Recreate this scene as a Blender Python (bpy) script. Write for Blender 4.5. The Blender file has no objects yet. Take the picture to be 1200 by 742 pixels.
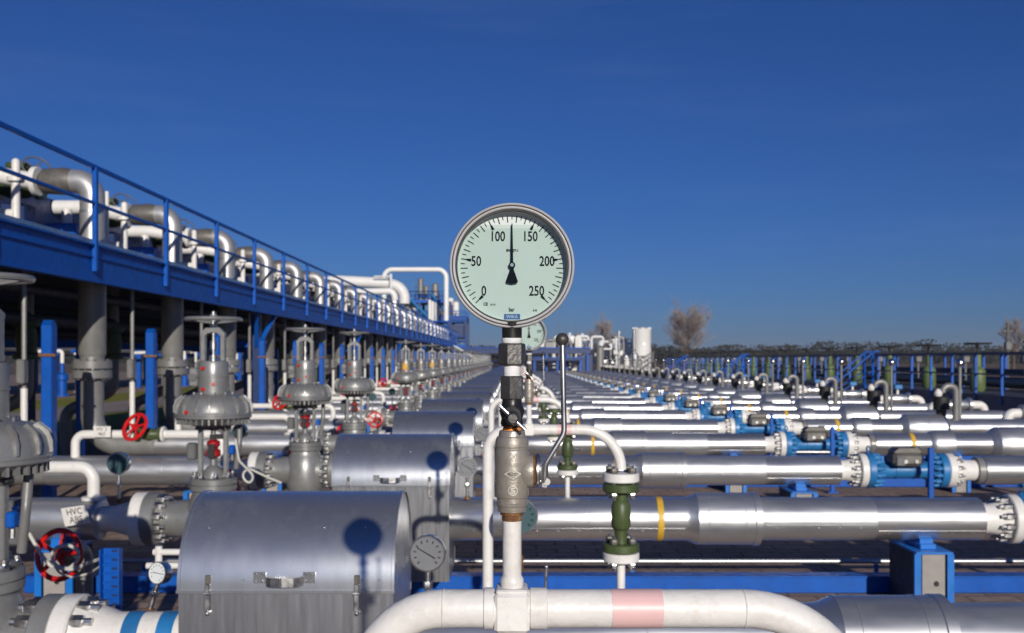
import bpy, math, random
from mathutils import Vector, Matrix
random.seed(7)
R = math.radians
PI = math.pi
scene = bpy.context.scene
COL = scene.collection
F = 1167.0            # focal length of the photograph, in its pixels
CZ = 1.9              # eye height
PITCH = 3.36          # distance between pipe rows
NROW = 26
AX = 0.662            # height of the pipe axes


def row_y(k):
    return (k + 0.3) * PITCH


def at(px, py, d):
    return Vector(((px - 605) / F * d, d, CZ - (py - 421) / F * d))


# ------------------------------------------------------------------ materials
def mat(name, color, rough=0.5, metal=0.0, var=0.12, scale=6.0, stretch=(1, 1, 1), rvar=0.1, bump=0.0, bscale=40.0,
        stain=None, stain_amt=0.0, stain_scale=3.0, tint=0.0, spec=0.5, coat=0.0, aniso=0.0):
    m = bpy.data.materials.new(name)
    m.use_nodes = True
    nt = m.node_tree
    N, L = nt.nodes, nt.links
    b = N['Principled BSDF']
    b.inputs['Metallic'].default_value = metal
    b.inputs['Specular IOR Level'].default_value = spec
    b.inputs['Coat Weight'].default_value = coat
    tc = N.new('ShaderNodeTexCoord')
    oi = N.new('ShaderNodeObjectInfo')
    off = N.new('ShaderNodeVectorMath'); off.operation = 'MULTIPLY_ADD'
    comb = N.new('ShaderNodeCombineXYZ')
    for i in range(3):
        L.new(oi.outputs['Random'], comb.inputs[i])
    off.inputs[1].default_value = (37, 53, 71)
    L.new(comb.outputs[0], off.inputs[0])
    L.new(tc.outputs['Object'], off.inputs[2])
    mp = N.new('ShaderNodeMapping'); mp.inputs['Scale'].default_value = stretch
    L.new(off.outputs[0], mp.inputs['Vector'])
    n1 = N.new('ShaderNodeTexNoise'); n1.inputs['Scale'].default_value = scale; n1.inputs['Detail'].default_value = 6
    n1.inputs['Roughness'].default_value = 0.62
    L.new(mp.outputs[0], n1.inputs['Vector'])
    mr = N.new('ShaderNodeMapRange')
    mr.inputs['From Min'].default_value = 0.3; mr.inputs['From Max'].default_value = 0.7
    mr.inputs['To Min'].default_value = 1 - var; mr.inputs['To Max'].default_value = 1 + var
    L.new(n1.outputs['Fac'], mr.inputs['Value'])
    # per-object brightness
    mt = N.new('ShaderNodeMapRange')
    mt.inputs['To Min'].default_value = 1 - tint; mt.inputs['To Max'].default_value = 1 + tint
    L.new(oi.outputs['Random'], mt.inputs['Value'])
    mul = N.new('ShaderNodeMath'); mul.operation = 'MULTIPLY'
    L.new(mr.outputs[0], mul.inputs[0]); L.new(mt.outputs[0], mul.inputs[1])
    mx = N.new('ShaderNodeVectorMath'); mx.operation = 'SCALE'
    mx.inputs[0].default_value = color
    L.new(mul.outputs[0], mx.inputs['Scale'])
    col = mx.outputs[0]
    if stain is not None:
        n2 = N.new('ShaderNodeTexNoise'); n2.inputs['Scale'].default_value = stain_scale; n2.inputs['Detail'].default_value = 8
        n2.inputs['Roughness'].default_value = 0.7
        L.new(mp.outputs[0], n2.inputs['Vector'])
        r2 = N.new('ShaderNodeMapRange')
        r2.inputs['From Min'].default_value = 0.52; r2.inputs['From Max'].default_value = 0.72
        r2.inputs['To Max'].default_value = stain_amt
        L.new(n2.outputs['Fac'], r2.inputs['Value'])
        mi = N.new('ShaderNodeMix'); mi.data_type = 'RGBA'
        L.new(r2.outputs[0], mi.inputs['Factor'])
        L.new(col, mi.inputs[6]); mi.inputs[7].default_value = (*stain, 1)
        col = mi.outputs[2]
        if metal > 0.5:
            md = N.new('ShaderNodeMapRange')
            md.inputs['To Min'].default_value = metal; md.inputs['To Max'].default_value = metal * 0.55
            L.new(r2.outputs[0], md.inputs['Value']); L.new(md.outputs[0], b.inputs['Metallic'])
    L.new(col, b.inputs['Base Color'])
    n3 = N.new('ShaderNodeTexNoise'); n3.inputs['Scale'].default_value = scale * 2.3; n3.inputs['Detail'].default_value = 5
    L.new(mp.outputs[0], n3.inputs['Vector'])
    rr = N.new('ShaderNodeMapRange')
    rr.inputs['From Min'].default_value = 0.3; rr.inputs['From Max'].default_value = 0.7
    rr.inputs['To Min'].default_value = max(0.05, rough - rvar); rr.inputs['To Max'].default_value = min(1, rough + rvar)
    L.new(n3.outputs['Fac'], rr.inputs['Value'])
    L.new(rr.outputs[0], b.inputs['Roughness'])
    if bump > 0:
        n4 = N.new('ShaderNodeTexNoise'); n4.inputs['Scale'].default_value = bscale; n4.inputs['Detail'].default_value = 3
        L.new(mp.outputs[0], n4.inputs['Vector'])
        bp = N.new('ShaderNodeBump'); bp.inputs['Strength'].default_value = bump; bp.inputs['Distance'].default_value = 0.02
        L.new(n4.outputs['Fac'], bp.inputs['Height'])
        L.new(bp.outputs[0], b.inputs['Normal'])
    return m


M = {}
M['jacket'] = mat('aluminium_jacket', (.70, .695, .685), .30, .90, .06, 3.0, (.35, 2.2, 2.2), .05, .02, 2.2, (.42, .40, .38), .38, 2.2, .12)
M['jacket_dull'] = mat('aluminium_jacket_dull', (.60, .605, .61), .38, .85, .06, 4.0, (.5, 2, 2), .05, .02, 2.5, (.38, .37, .35), .33, 2.5, .12)
M['hood'] = mat('galvanised_hood', (.54, .55, .56), .28, .86, .03, 3.0, (1.6, 1.6, .5), .02, .03, 1.6, (.34, .325, .31), .30, 2.6, .08)
M['sleeve'] = mat('riser_sleeve', (.47, .465, .455), .44, .62, .06, 4, rvar=.06, bump=.02, bscale=3, stain=(.28, .26, .24), stain_amt=.35, tint=.08)
M['hoodlow'] = mat('weathered_sheet', (.43, .435, .445), .31, .86, .07, 7.0, (3.0, 3.0, .22), .05, .012, 2.0, (.22, .20, .185), .45, 3.0, .08)
M['steel'] = mat('steel', (.55, .54, .52), .34, 1, .12, 14, rvar=.1)
M['stainless'] = mat('stainless', (.74, .71, .68), .2, 1, .06, 12, rvar=.06)
M['darksteel'] = mat('dark_steel', (.105, .10, .095), .42, .65, .25, 60, rvar=.12, bump=.08, bscale=180)
M['blackened'] = mat('blackened_steel', (.022, .021, .02), .38, .3, .25, 50, rvar=.12)
M['black'] = mat('black_rubber', (.015, .015, .016), .6, 0, .2)
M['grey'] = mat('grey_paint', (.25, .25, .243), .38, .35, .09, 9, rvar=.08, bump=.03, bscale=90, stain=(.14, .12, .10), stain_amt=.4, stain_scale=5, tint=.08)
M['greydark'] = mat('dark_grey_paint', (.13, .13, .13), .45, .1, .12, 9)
M['riser'] = mat('weathered_grey_paint', (.22, .215, .205), .4, .2, .12, 5, stain=(.13, .11, .09), stain_amt=.4, tint=.06)
M['white'] = mat('white_paint', (.77, .745, .70), .42, 0, .045, 8, rvar=.10, bump=.07, bscale=75, stain=(.46, .39, .31), stain_amt=.42, stain_scale=22, tint=.02)
M['whitefar'] = mat('white_coating', (.78, .765, .73), .45, 0, .05, 1.5, tint=.05)
M['teflon'] = mat('sealing_tape', (.82, .82, .80), .6, 0, .06, 90, (1, 1, 6), bump=.25, bscale=200)
M['pink'] = mat('pink_tape', (.80, .52, .50), .4, 0, .05, 12, rvar=.05)
M['walkblue'] = mat('walkway_blue_paint', (.002, .05, .25), .5, 0, .12, 6, spec=.3, tint=.1)
M['navysteel_shade'] = mat('dark_navy_steel_shade', (.006, .012, .04), .6, 0, .2, 6)  # dark navy pipe colour; also painted shade on support sides and under the deck
M['bezel'] = mat('bezel_steel', (.80, .785, .76), .36, .5, .05, 20, rvar=.05)
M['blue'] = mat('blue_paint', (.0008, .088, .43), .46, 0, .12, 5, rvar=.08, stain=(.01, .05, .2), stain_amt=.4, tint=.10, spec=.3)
M['blueshade'] = mat('navy_and_shaded_blue', (.002, .022, .11), .5, 0, .12, 4)  # navy parts, plus blue steel with shade mixed into its colour
M['valveblue'] = mat('light_blue_paint', (.022, .175, .43), .42, 0, .14, 9, rvar=.08, stain=(.03, .09, .2), stain_amt=.6, stain_scale=6, tint=.10)
M['supblue'] = mat('support_blue_paint', (.006, .16, .56), .42, 0, .08, 7, stain=(.1, .12, .2), stain_amt=.25)
M['concrete'] = mat('grey_infill', (.33, .30, .28), .8, 0, .12, 12, bump=.12, bscale=70, stain=(.22, .19, .16), stain_amt=.4)
M['green'] = mat('green_paint', (.062, .088, .028), .45, 0, .16, 18, stain=(.05, .05, .028), stain_amt=.55, stain_scale=12, tint=.08)
M['palegreen'] = mat('pale_green_paint', (.085, .125, .045), .5, 0, .15, 6, tint=.25)
M['red'] = mat('red_paint', (.62, .012, .012), .35, 0, .1, 12, tint=.08)
M['reddark'] = mat('dark_red_paint', (.33, .008, .01), .4, 0, .2, 20)
M['yellow'] = mat('yellow_band', (.66, .40, .035), .45, 0, .1, 8)
M['rust'] = mat('rust', (.19, .085, .032), .8, .1, .45, 60, stain=(.42, .30, .17), stain_amt=.8, stain_scale=30, bump=.3, bscale=150)
M['beige'] = mat('valve_casting', (.36, .325, .275), .40, .45, .1, 35, rvar=.09, bump=.07, bscale=140, stain=(.22, .15, .10), stain_amt=.45, stain_scale=22)
M['beigedark'] = mat('mark_shade_and_letters', (.10, .085, .07), .5, .2, .1)
M['beigelight'] = mat('mark_highlight', (.62, .58, .50), .4, .3, .1)
M['dial'] = mat('dial_white', (.74, .77, .755), .55, 0, .015, 3)
M['dialteal'] = mat('dial_teal', (.035, .085, .095), .4, 0, .03, 3)
M['dialgrey'] = mat('dial_grey', (.17, .175, .185), .5, 0, .05, 12)
M['print'] = mat('black_print', (.008, .008, .008), .8, 0, 0, spec=.05)
M['logoblue'] = mat('blue_print', (.02, .10, .42), .5, 0, 0)
M['cable'] = mat('cable_sheath', (.55, .53, .47), .5, 0, .05)
M['meterbox'] = mat('meter_housing', (.14, .13, .115), .5, .3, .15, 14, stain=(.3, .25, .18), stain_amt=.5, stain_scale=9)
M['orange'] = mat('orange_sealant', (.75, .26, .04), .6, 0, .25, 60)
M['deckgrey'] = mat('deck_grating', (.12, .12, .125), .7, .3, .2, 8)
M['bark'] = mat('bark', (.13, .085, .06), .9, 0, .25, 3)
M['twig'] = mat('twigs', (.30, .25, .23), .9, 0, .2, .6)  # lightened so the colour itself carries distance haze
M['pine'] = mat('pine_needles', (.022, .024, .014), .9, 0, .35, .05, stain=(.055, .035, .022), stain_amt=.7, stain_scale=.03)


def glass_mat(name, tint, gloss):
    m = bpy.data.materials.new(name); m.use_nodes = True
    nt = m.node_tree; N, L = nt.nodes, nt.links
    N.remove(N['Principled BSDF'])
    t = N.new('ShaderNodeBsdfTransparent'); t.inputs[0].default_value = (*tint, 1)
    if gloss <= 0:
        L.new(t.outputs[0], N['Material Output'].inputs[0])
        return m
    g = N.new('ShaderNodeBsdfGlossy'); g.inputs['Roughness'].default_value = .04
    fr = N.new('ShaderNodeFresnel'); fr.inputs[0].default_value = 1.45
    mu = N.new('ShaderNodeMath'); mu.operation = 'MULTIPLY'; mu.inputs[1].default_value = gloss
    mx = N.new('ShaderNodeMixShader')
    L.new(fr.outputs[0], mu.inputs[0])
    L.new(mu.outputs[0], mx.inputs[0]); L.new(t.outputs[0], mx.inputs[1]); L.new(g.outputs[0], mx.inputs[2])
    L.new(mx.outputs[0], N['Material Output'].inputs[0])
    return m


M['glass'] = glass_mat('window_glass', (.97, .98, .975), .4)
M['glycerine'] = glass_mat('glycerine', (.885, .922, .91), 0)


def ground_mat(name, c1, c2, c3, s1, s2, brick=None, rough=.9, bump=.05):
    m = bpy.data.materials.new(name); m.use_nodes = True
    nt = m.node_tree; N, L = nt.nodes, nt.links
    b = N['Principled BSDF']; b.inputs['Roughness'].default_value = rough
    b.inputs['Specular IOR Level'].default_value = .2
    tc = N.new('ShaderNodeTexCoord')
    n1 = N.new('ShaderNodeTexNoise'); n1.inputs['Scale'].default_value = s1; n1.inputs['Detail'].default_value = 8
    n2 = N.new('ShaderNodeTexNoise'); n2.inputs['Scale'].default_value = s2; n2.inputs['Detail'].default_value = 6
    for n in (n1, n2):
        L.new(tc.outputs['Object'], n.inputs['Vector'])
    r = N.new('ShaderNodeValToRGB')
    r.color_ramp.elements[0].position = .35; r.color_ramp.elements[0].color = (*c1, 1)
    r.color_ramp.elements[1].position = .65; r.color_ramp.elements[1].color = (*c2, 1)
    L.new(n1.outputs['Fac'], r.inputs[0])
    mi = N.new('ShaderNodeMix'); mi.data_type = 'RGBA'
    r2 = N.new('ShaderNodeMapRange'); r2.inputs['From Min'].default_value = .45; r2.inputs['From Max'].default_value = .7
    r2.inputs['To Max'].default_value = .8
    L.new(n2.outputs['Fac'], r2.inputs['Value']); L.new(r2.outputs[0], mi.inputs['Factor'])
    L.new(r.outputs[0], mi.inputs[6]); mi.inputs[7].default_value = (*c3, 1)
    col = mi.outputs[2]
    h = n2.outputs['Fac']
    if brick:
        bt = N.new('ShaderNodeTexBrick'); bt.inputs['Scale'].default_value = 1
        bt.inputs['Brick Width'].default_value = brick[0]; bt.inputs['Row Height'].default_value = brick[1]
        bt.inputs['Mortar Size'].default_value = .012
        bt.inputs['Color1'].default_value = (1, 1, 1, 1); bt.inputs['Color2'].default_value = (.78, .78, .78, 1)
        bt.inputs['Mortar'].default_value = (.45, .45, .45, 1)
        L.new(tc.outputs['Object'], bt.inputs['Vector'])
        mm = N.new('ShaderNodeMix'); mm.data_type = 'RGBA'; mm.blend_type = 'MULTIPLY'; mm.inputs['Factor'].default_value = 1
        L.new(col, mm.inputs[6]); L.new(bt.outputs['Color'], mm.inputs[7])
        col = mm.outputs[2]
    L.new(col, b.inputs['Base Color'])
    bp = N.new('ShaderNodeBump'); bp.inputs['Strength'].default_value = bump; bp.inputs['Distance'].default_value = .03
    L.new(h, bp.inputs['Height']); L.new(bp.outputs[0], b.inputs['Normal'])
    return m


M['paving'] = ground_mat('paving', (.33, .235, .185), (.44, .325, .26), (.24, .17, .135), .8, 9, (.4, .2))
M['field'] = ground_mat('field_soil', (.12, .075, .045), (.18, .115, .07), (.10, .09, .04), .02, .3)
M['grass'] = ground_mat('grass_sheet', (.19, .20, .02), (.26, .25, .035), (.14, .14, .025), .3, 4)
M['path'] = ground_mat('path_slabs', (.30, .245, .22), (.36, .30, .27), (.24, .2, .17), .6, 6, (1.5, 1.5))


# ------------------------------------------------------------------ mesh builder
class MB:
    def __init__(s):
        s.v, s.f, s.m, s.mats = [], [], [], []

    def _mi(s, m):
        if m not in s.mats:
            s.mats.append(m)
        return s.mats.index(m)

    def add(s, vs, fs, m):
        o = len(s.v); s.v += [Vector(q) for q in vs]
        k = s._mi(m)
        for f in fs:
            s.f.append([o + i for i in f]); s.m.append(k)

    def box(s, c, size, m, rot=None, ch=0.0):
        x, y, z = [q / 2 for q in size]
        if ch <= 0:
            vs = [(-x, -y, -z), (x, -y, -z), (x, y, -z), (-x, y, -z), (-x, -y, z), (x, -y, z), (x, y, z), (-x, y, z)]
            fs = [(0, 3, 2, 1), (4, 5, 6, 7), (0, 1, 5, 4), (1, 2, 6, 5), (2, 3, 7, 6), (3, 0, 4, 7)]
        else:
            c2 = min(ch, x * .9, y * .9, z * .9)
            prof = [(-x + c2, -y), (x - c2, -y), (x, -y + c2), (x, y - c2), (x - c2, y), (-x + c2, y), (-x, y - c2), (-x, -y + c2)]
            ins = lambda p: (p[0] - math.copysign(c2, p[0]) * (abs(p[0]) > x - 1e-9 - c2 * 0) * 0, p[1])
            def ring(k, zz):
                sx, sy = (x - k) / x, (y - k) / y
                return [(px * sx, py * sy, zz) for px, py in prof]
            vs = ring(c2 * .8, -z) + ring(0, -z + c2) + ring(0, z - c2) + ring(c2 * .8, z)
            fs = [tuple(reversed(range(8))), tuple(range(24, 32))]
            for r in range(3):
                for i in range(8):
                    j = (i + 1) % 8
                    fs.append((r * 8 + i, r * 8 + j, r * 8 + 8 + j, r * 8 + 8 + i))
        c = Vector(c)
        vs = [Vector(q) for q in vs]
        if rot is not None:
            vs = [rot @ q for q in vs]
        s.add([c + q for q in vs], fs, m)

    def lathe(s, prof, org, axis, m, n=24, cap=True, ph=0.0):
        """prof: list of (t along axis, radius)."""
        org = Vector(org)
        a = Vector(axis).normalized()
        u = a.orthogonal().normalized() if abs(a.z) < .9 else Vector((1, 0, 0))
        if abs(a.z) < .9:
            u = Vector((0, 0, 1)); u = (u - a * u.dot(a)).normalized()
        w = a.cross(u)
        vs, fs = [], []
        for t, r in prof:
            for i in range(n):
                an = 2 * PI * i / n + ph
                vs.append(org + a * t + (u * math.cos(an) + w * math.sin(an)) * r)
        for k in range(len(prof) - 1):
            for i in range(n):
                j = (i + 1) % n
                fs.append((k * n + i, k * n + j, (k + 1) * n + j, (k + 1) * n + i))
        if cap:
            if prof[0][1] > 1e-6: fs.append(tuple(reversed(range(n))))
            if prof[-1][1] > 1e-6: fs.append(tuple(range((len(prof) - 1) * n, len(prof) * n)))
        s.add(vs, fs, m)

    def cyl(s, p0, p1, r, m, n=12, r2=None, cap=True):
        p0, p1 = Vector(p0), Vector(p1)
        s.lathe([(0, r), ((p1 - p0).length, r if r2 is None else r2)], p0, p1 - p0, m, n, cap)

    def hexa(s, p0, p1, r, m, ph=0.0, ch=.12):
        p0, p1 = Vector(p0), Vector(p1); l = (p1 - p0).length
        s.lathe([(0, r * .88), (l * ch, r), (l * (1 - ch), r), (l, r * .88)], p0, p1 - p0, m, 6, True, ph)

    def tube(s, pts, r, m, n=12, bend=0.0, seg=7, cap=True):
        """tube along a polyline whose corners are rounded with radius bend."""
        P = [Vector(q) for q in pts]
        path = [P[0]]
        for i in range(1, len(P) - 1):
            a, b, c = P[i - 1], P[i], P[i + 1]
            d1, d2 = (a - b).normalized(), (c - b).normalized()
            ang = d1.angle(d2)
            if bend <= 0 or ang > PI - .02:
                path.append(b); continue
            t = min(bend / math.tan(ang / 2), (a - b).length * .98, (c - b).length * .98)
            rr = t * math.tan(ang / 2)
            cen = b + (d1 + d2).normalized() * (rr / math.sin(ang / 2))
            s0, s1 = b + d1 * t - cen, b + d2 * t - cen
            tot = s0.angle(s1); ax = s0.cross(s1).normalized()
            for k in range(seg + 1):
                path.append(cen + Matrix.Rotation(tot * k / seg, 3, ax) @ s0)
        path.append(P[-1])
        pp = [path[0]]
        for q in path[1:]:
            if (q - pp[-1]).length > 1e-5: pp.append(q)
        path = pp
        t0 = (path[1] - path[0]).normalized()
        u = t0.orthogonal().normalized()
        vs, fs = [], []
        for i, q in enumerate(path):
            if i == 0: t = t0
            elif i == len(path) - 1: t = (path[i] - path[i - 1]).normalized()
            else: t = ((path[i + 1] - q).normalized() + (q - path[i - 1]).normalized()).normalized()
            u = (u - t * u.dot(t)).normalized(); w = t.cross(u)
            k = 1.0
            if 0 < i < len(path) - 1:
                cs = (path[i + 1] - q).normalized().dot((q - path[i - 1]).normalized())
                k = 1.0 / max(.5, math.sqrt(max(.01, (1 + cs) / 2)))  if bend <= 0 else 1.0
            for j in range(n):
                an = 2 * PI * j / n
                vs.append(q + (u * math.cos(an) + w * math.sin(an)) * r * k)
        for i in range(len(path) - 1):
            for j in range(n):
                j2 = (j + 1) % n
                fs.append((i * n + j, i * n + j2, (i + 1) * n + j2, (i + 1) * n + j))
        if cap:
            fs.append(tuple(reversed(range(n)))); fs.append(tuple(range((len(path) - 1) * n, len(path) * n)))
        s.add(vs, fs, m)

    def torus(s, c, nrm, RR, r, m, n=32, k=8):
        c = Vector(c); a = Vector(nrm).normalized(); u = a.orthogonal().normalized(); w = a.cross(u)
        vs, fs = [], []
        for i in range(n):
            an = 2 * PI * i / n; d = u * math.cos(an) + w * math.sin(an)
            for j in range(k):
                b = 2 * PI * j / k
                vs.append(c + d * (RR + r * math.cos(b)) + a * r * math.sin(b))
        for i in range(n):
            for j in range(k):
                i2, j2 = (i + 1) % n, (j + 1) % k
                fs.append((i * k + j, i2 * k + j, i2 * k + j2, i * k + j2))
        s.add(vs, fs, m)

    def ball(s, c, r, m, n=16, k=10, sq=(1, 1, 1)):
        prof = [(-r * math.cos(PI * i / k), max(1e-7, r * math.sin(PI * i / k))) for i in range(k + 1)]
        o = len(s.v)
        s.lathe(prof, (0, 0, 0), (0, 0, 1), m, n, False)
        c = Vector(c)
        for i in range(o, len(s.v)):
            q = s.v[i]; s.v[i] = Vector((q.x * sq[0], q.y * sq[1], q.z * sq[2])) + c

    def plate(s, poly, m, org, ux, uy, th):
        """extruded 2-D polygon; org + ux*x + uy*y, thickness th along ux x uy (centred)."""
        org, ux, uy = Vector(org), Vector(ux).normalized(), Vector(uy).normalized()
        nn = ux.cross(uy)
        a = [org + ux * x + uy * y - nn * th / 2 for x, y in poly]
        b = [q + nn * th for q in a]
        k = len(poly)
        fs = [tuple(reversed(range(k))), tuple(range(k, 2 * k))]
        fs += [(i, (i + 1) % k, k + (i + 1) % k, k + i) for i in range(k)]
        s.add(a + b, fs, m)

    def build(s, name, parent=None, off=(0, 0, 0), org=None, ang=38, bev=0):
        off = Vector(off)
        me = bpy.data.meshes.new(name)
        sh = Vector(org) if org is not None else off
        me.from_pydata([tuple(q - sh) for q in s.v], [], s.f)
        for m in s.mats:
            me.materials.append(m)
        me.polygons.foreach_set('material_index', s.m)
        me.polygons.foreach_set('use_smooth', [True] * len(s.f))
        me.update()
        me.set_sharp_from_angle(angle=R(ang))
        o = bpy.data.objects.new(name, me)
        COL.objects.link(o)
        if parent is not None:
            o.parent = parent
            if org is not None:
                o.location = Vector(org) - off
        else:
            o.location = sh
        if bev:
            b = o.modifiers.new('bevel', 'BEVEL'); b.width = bev; b.segments = 2; b.limit_method = 'ANGLE'; b.angle_limit = R(40)
        return o


def tag(o, label=None, cat=None, group=None, kind=None):
    if label: o['label'] = label
    if cat: o['category'] = cat
    if group: o['group'] = group
    if kind: o['kind'] = kind
    return o


def thing(name, base, label, cat, group=None):
    o = bpy.data.objects.new(name, None)
    o.empty_display_size = .1
    COL.objects.link(o)
    o.location = Vector(base)
    return tag(o, label, cat, group)


def dup(src, parent=None, depth=9, skip=()):
    c = src.copy()
    COL.objects.link(c)
    c.parent = parent
    if depth > 0:
        for ch in src.children:
            if ch.name.split('.')[0] in skip: continue
            dup(ch, c, depth - 1, skip)
    return c


def text_mesh(mb, body, size, org, ux, uy, m, sx=1.0, align='CENTER', bold=0.0):
    cu = bpy.data.curves.new('lettering', 'FONT')
    cu.body = body; cu.size = size; cu.align_x = align; cu.align_y = 'CENTER'; cu.extrude = 0.0
    cu.resolution_u = 3; cu.offset = bold
    o = bpy.data.objects.new('lettering', cu)
    COL.objects.link(o)
    bpy.context.view_layer.update()
    dg = bpy.context.evaluated_depsgraph_get()
    me = bpy.data.meshes.new_from_object(o.evaluated_get(dg))
    ux, uy, org = Vector(ux), Vector(uy), Vector(org)
    mb.add([org + ux * (v.co.x * sx) + uy * v.co.y for v in me.vertices], [tuple(p.vertices) for p in me.polygons], m)
    bpy.data.objects.remove(o); bpy.data.curves.remove(cu); bpy.data.meshes.remove(me)


ORD = ['front', 'first', 'second', 'third', 'fourth', 'fifth', 'sixth', 'seventh', 'eighth', 'ninth', 'tenth', 'eleventh', 'twelfth',
       'thirteenth', 'fourteenth', 'fifteenth', 'sixteenth', 'seventeenth', 'eighteenth', 'nineteenth', 'twentieth', 'twenty-first',
       'twenty-second', 'twenty-third', 'twenty-fourth', 'twenty-fifth', 'twenty-sixth', 'twenty-seventh']


def repeat(tmpl, rows, labelf, dy=0.0, lod=10, skip=(), jitter=None):
    """place the template in its first row, copies in the others."""
    base = tmpl.location.copy()
    out = {}
    src = None
    for k in rows:
        if src is None:
            o = src = tmpl
        else:
            o = dup(tmpl, None, 9 if k <= lod else 1, skip if k > lod else ())
        o.location = base + Vector((0, row_y(k) + dy, 0))
        o['label'] = labelf(k)
        out[k] = o
        if jitter: jitter(k, o)
    return out


# ------------------------------------------------------------------ setting
def sheet(name, x0, x1, y0, y1, z, m, n=1):
    b = MB()
    b.add([(x0, y0, z), (x1, y0, z), (x1, y1, z), (x0, y1, z)], [(0, 1, 2, 3)], m)
    return tag(b.build(name), kind='structure')


sheet('ground', -1500, 1500, -600, 2500, -.012, M['field'])
sheet('pavement', -10.5, 11.5, -40, 150, -.004, M['paving'])
sheet('pavement', -60, -22, -40, 150, -.004, M['paving'])
sheet('lawn', -14.3, -10.5, -40, 150, 0, M['grass'])
sheet('path', -17.9, -14.3, -40, 150, .012, M['path'])
sheet('lawn', -22, -17.9, -40, 150, 0, M['grass'])

# ------------------------------------------------------------------ pipe rows
ROWS = list(range(1, NROW + 1))


def bolt_ring(x, r, n, rad, l, parent, off, m, single):
    if single:
        for i in range(n):
            a = 2 * PI * (i + .5) / n
            b = MB()
            p = Vector((x, math.cos(a) * r, AX + math.sin(a) * r))
            b.hexa(p - Vector((l * .5, 0, 0)), p + Vector((l * .35, 0, 0)), rad, m)
            b.cyl(p - Vector((l * .85, 0, 0)), p + Vector((l * .8, 0, 0)), rad * .58, m, 8)
            b.build('bolt', parent, off)
    else:
        b = MB()
        for i in range(n):
            a = 2 * PI * (i + .5) / n
            p = Vector((x, math.cos(a) * r, AX + math.sin(a) * r))
            b.hexa(p - Vector((l * .5, 0, 0)), p + Vector((l * .5, 0, 0)), rad, m)
        b.build('flange_bolt', parent, off)


def ringprof(x0, x1, r, c=.008):
    return [(x0, r - c), (x0 + c, r), (x1 - c, r), (x1, r - c)]


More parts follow.
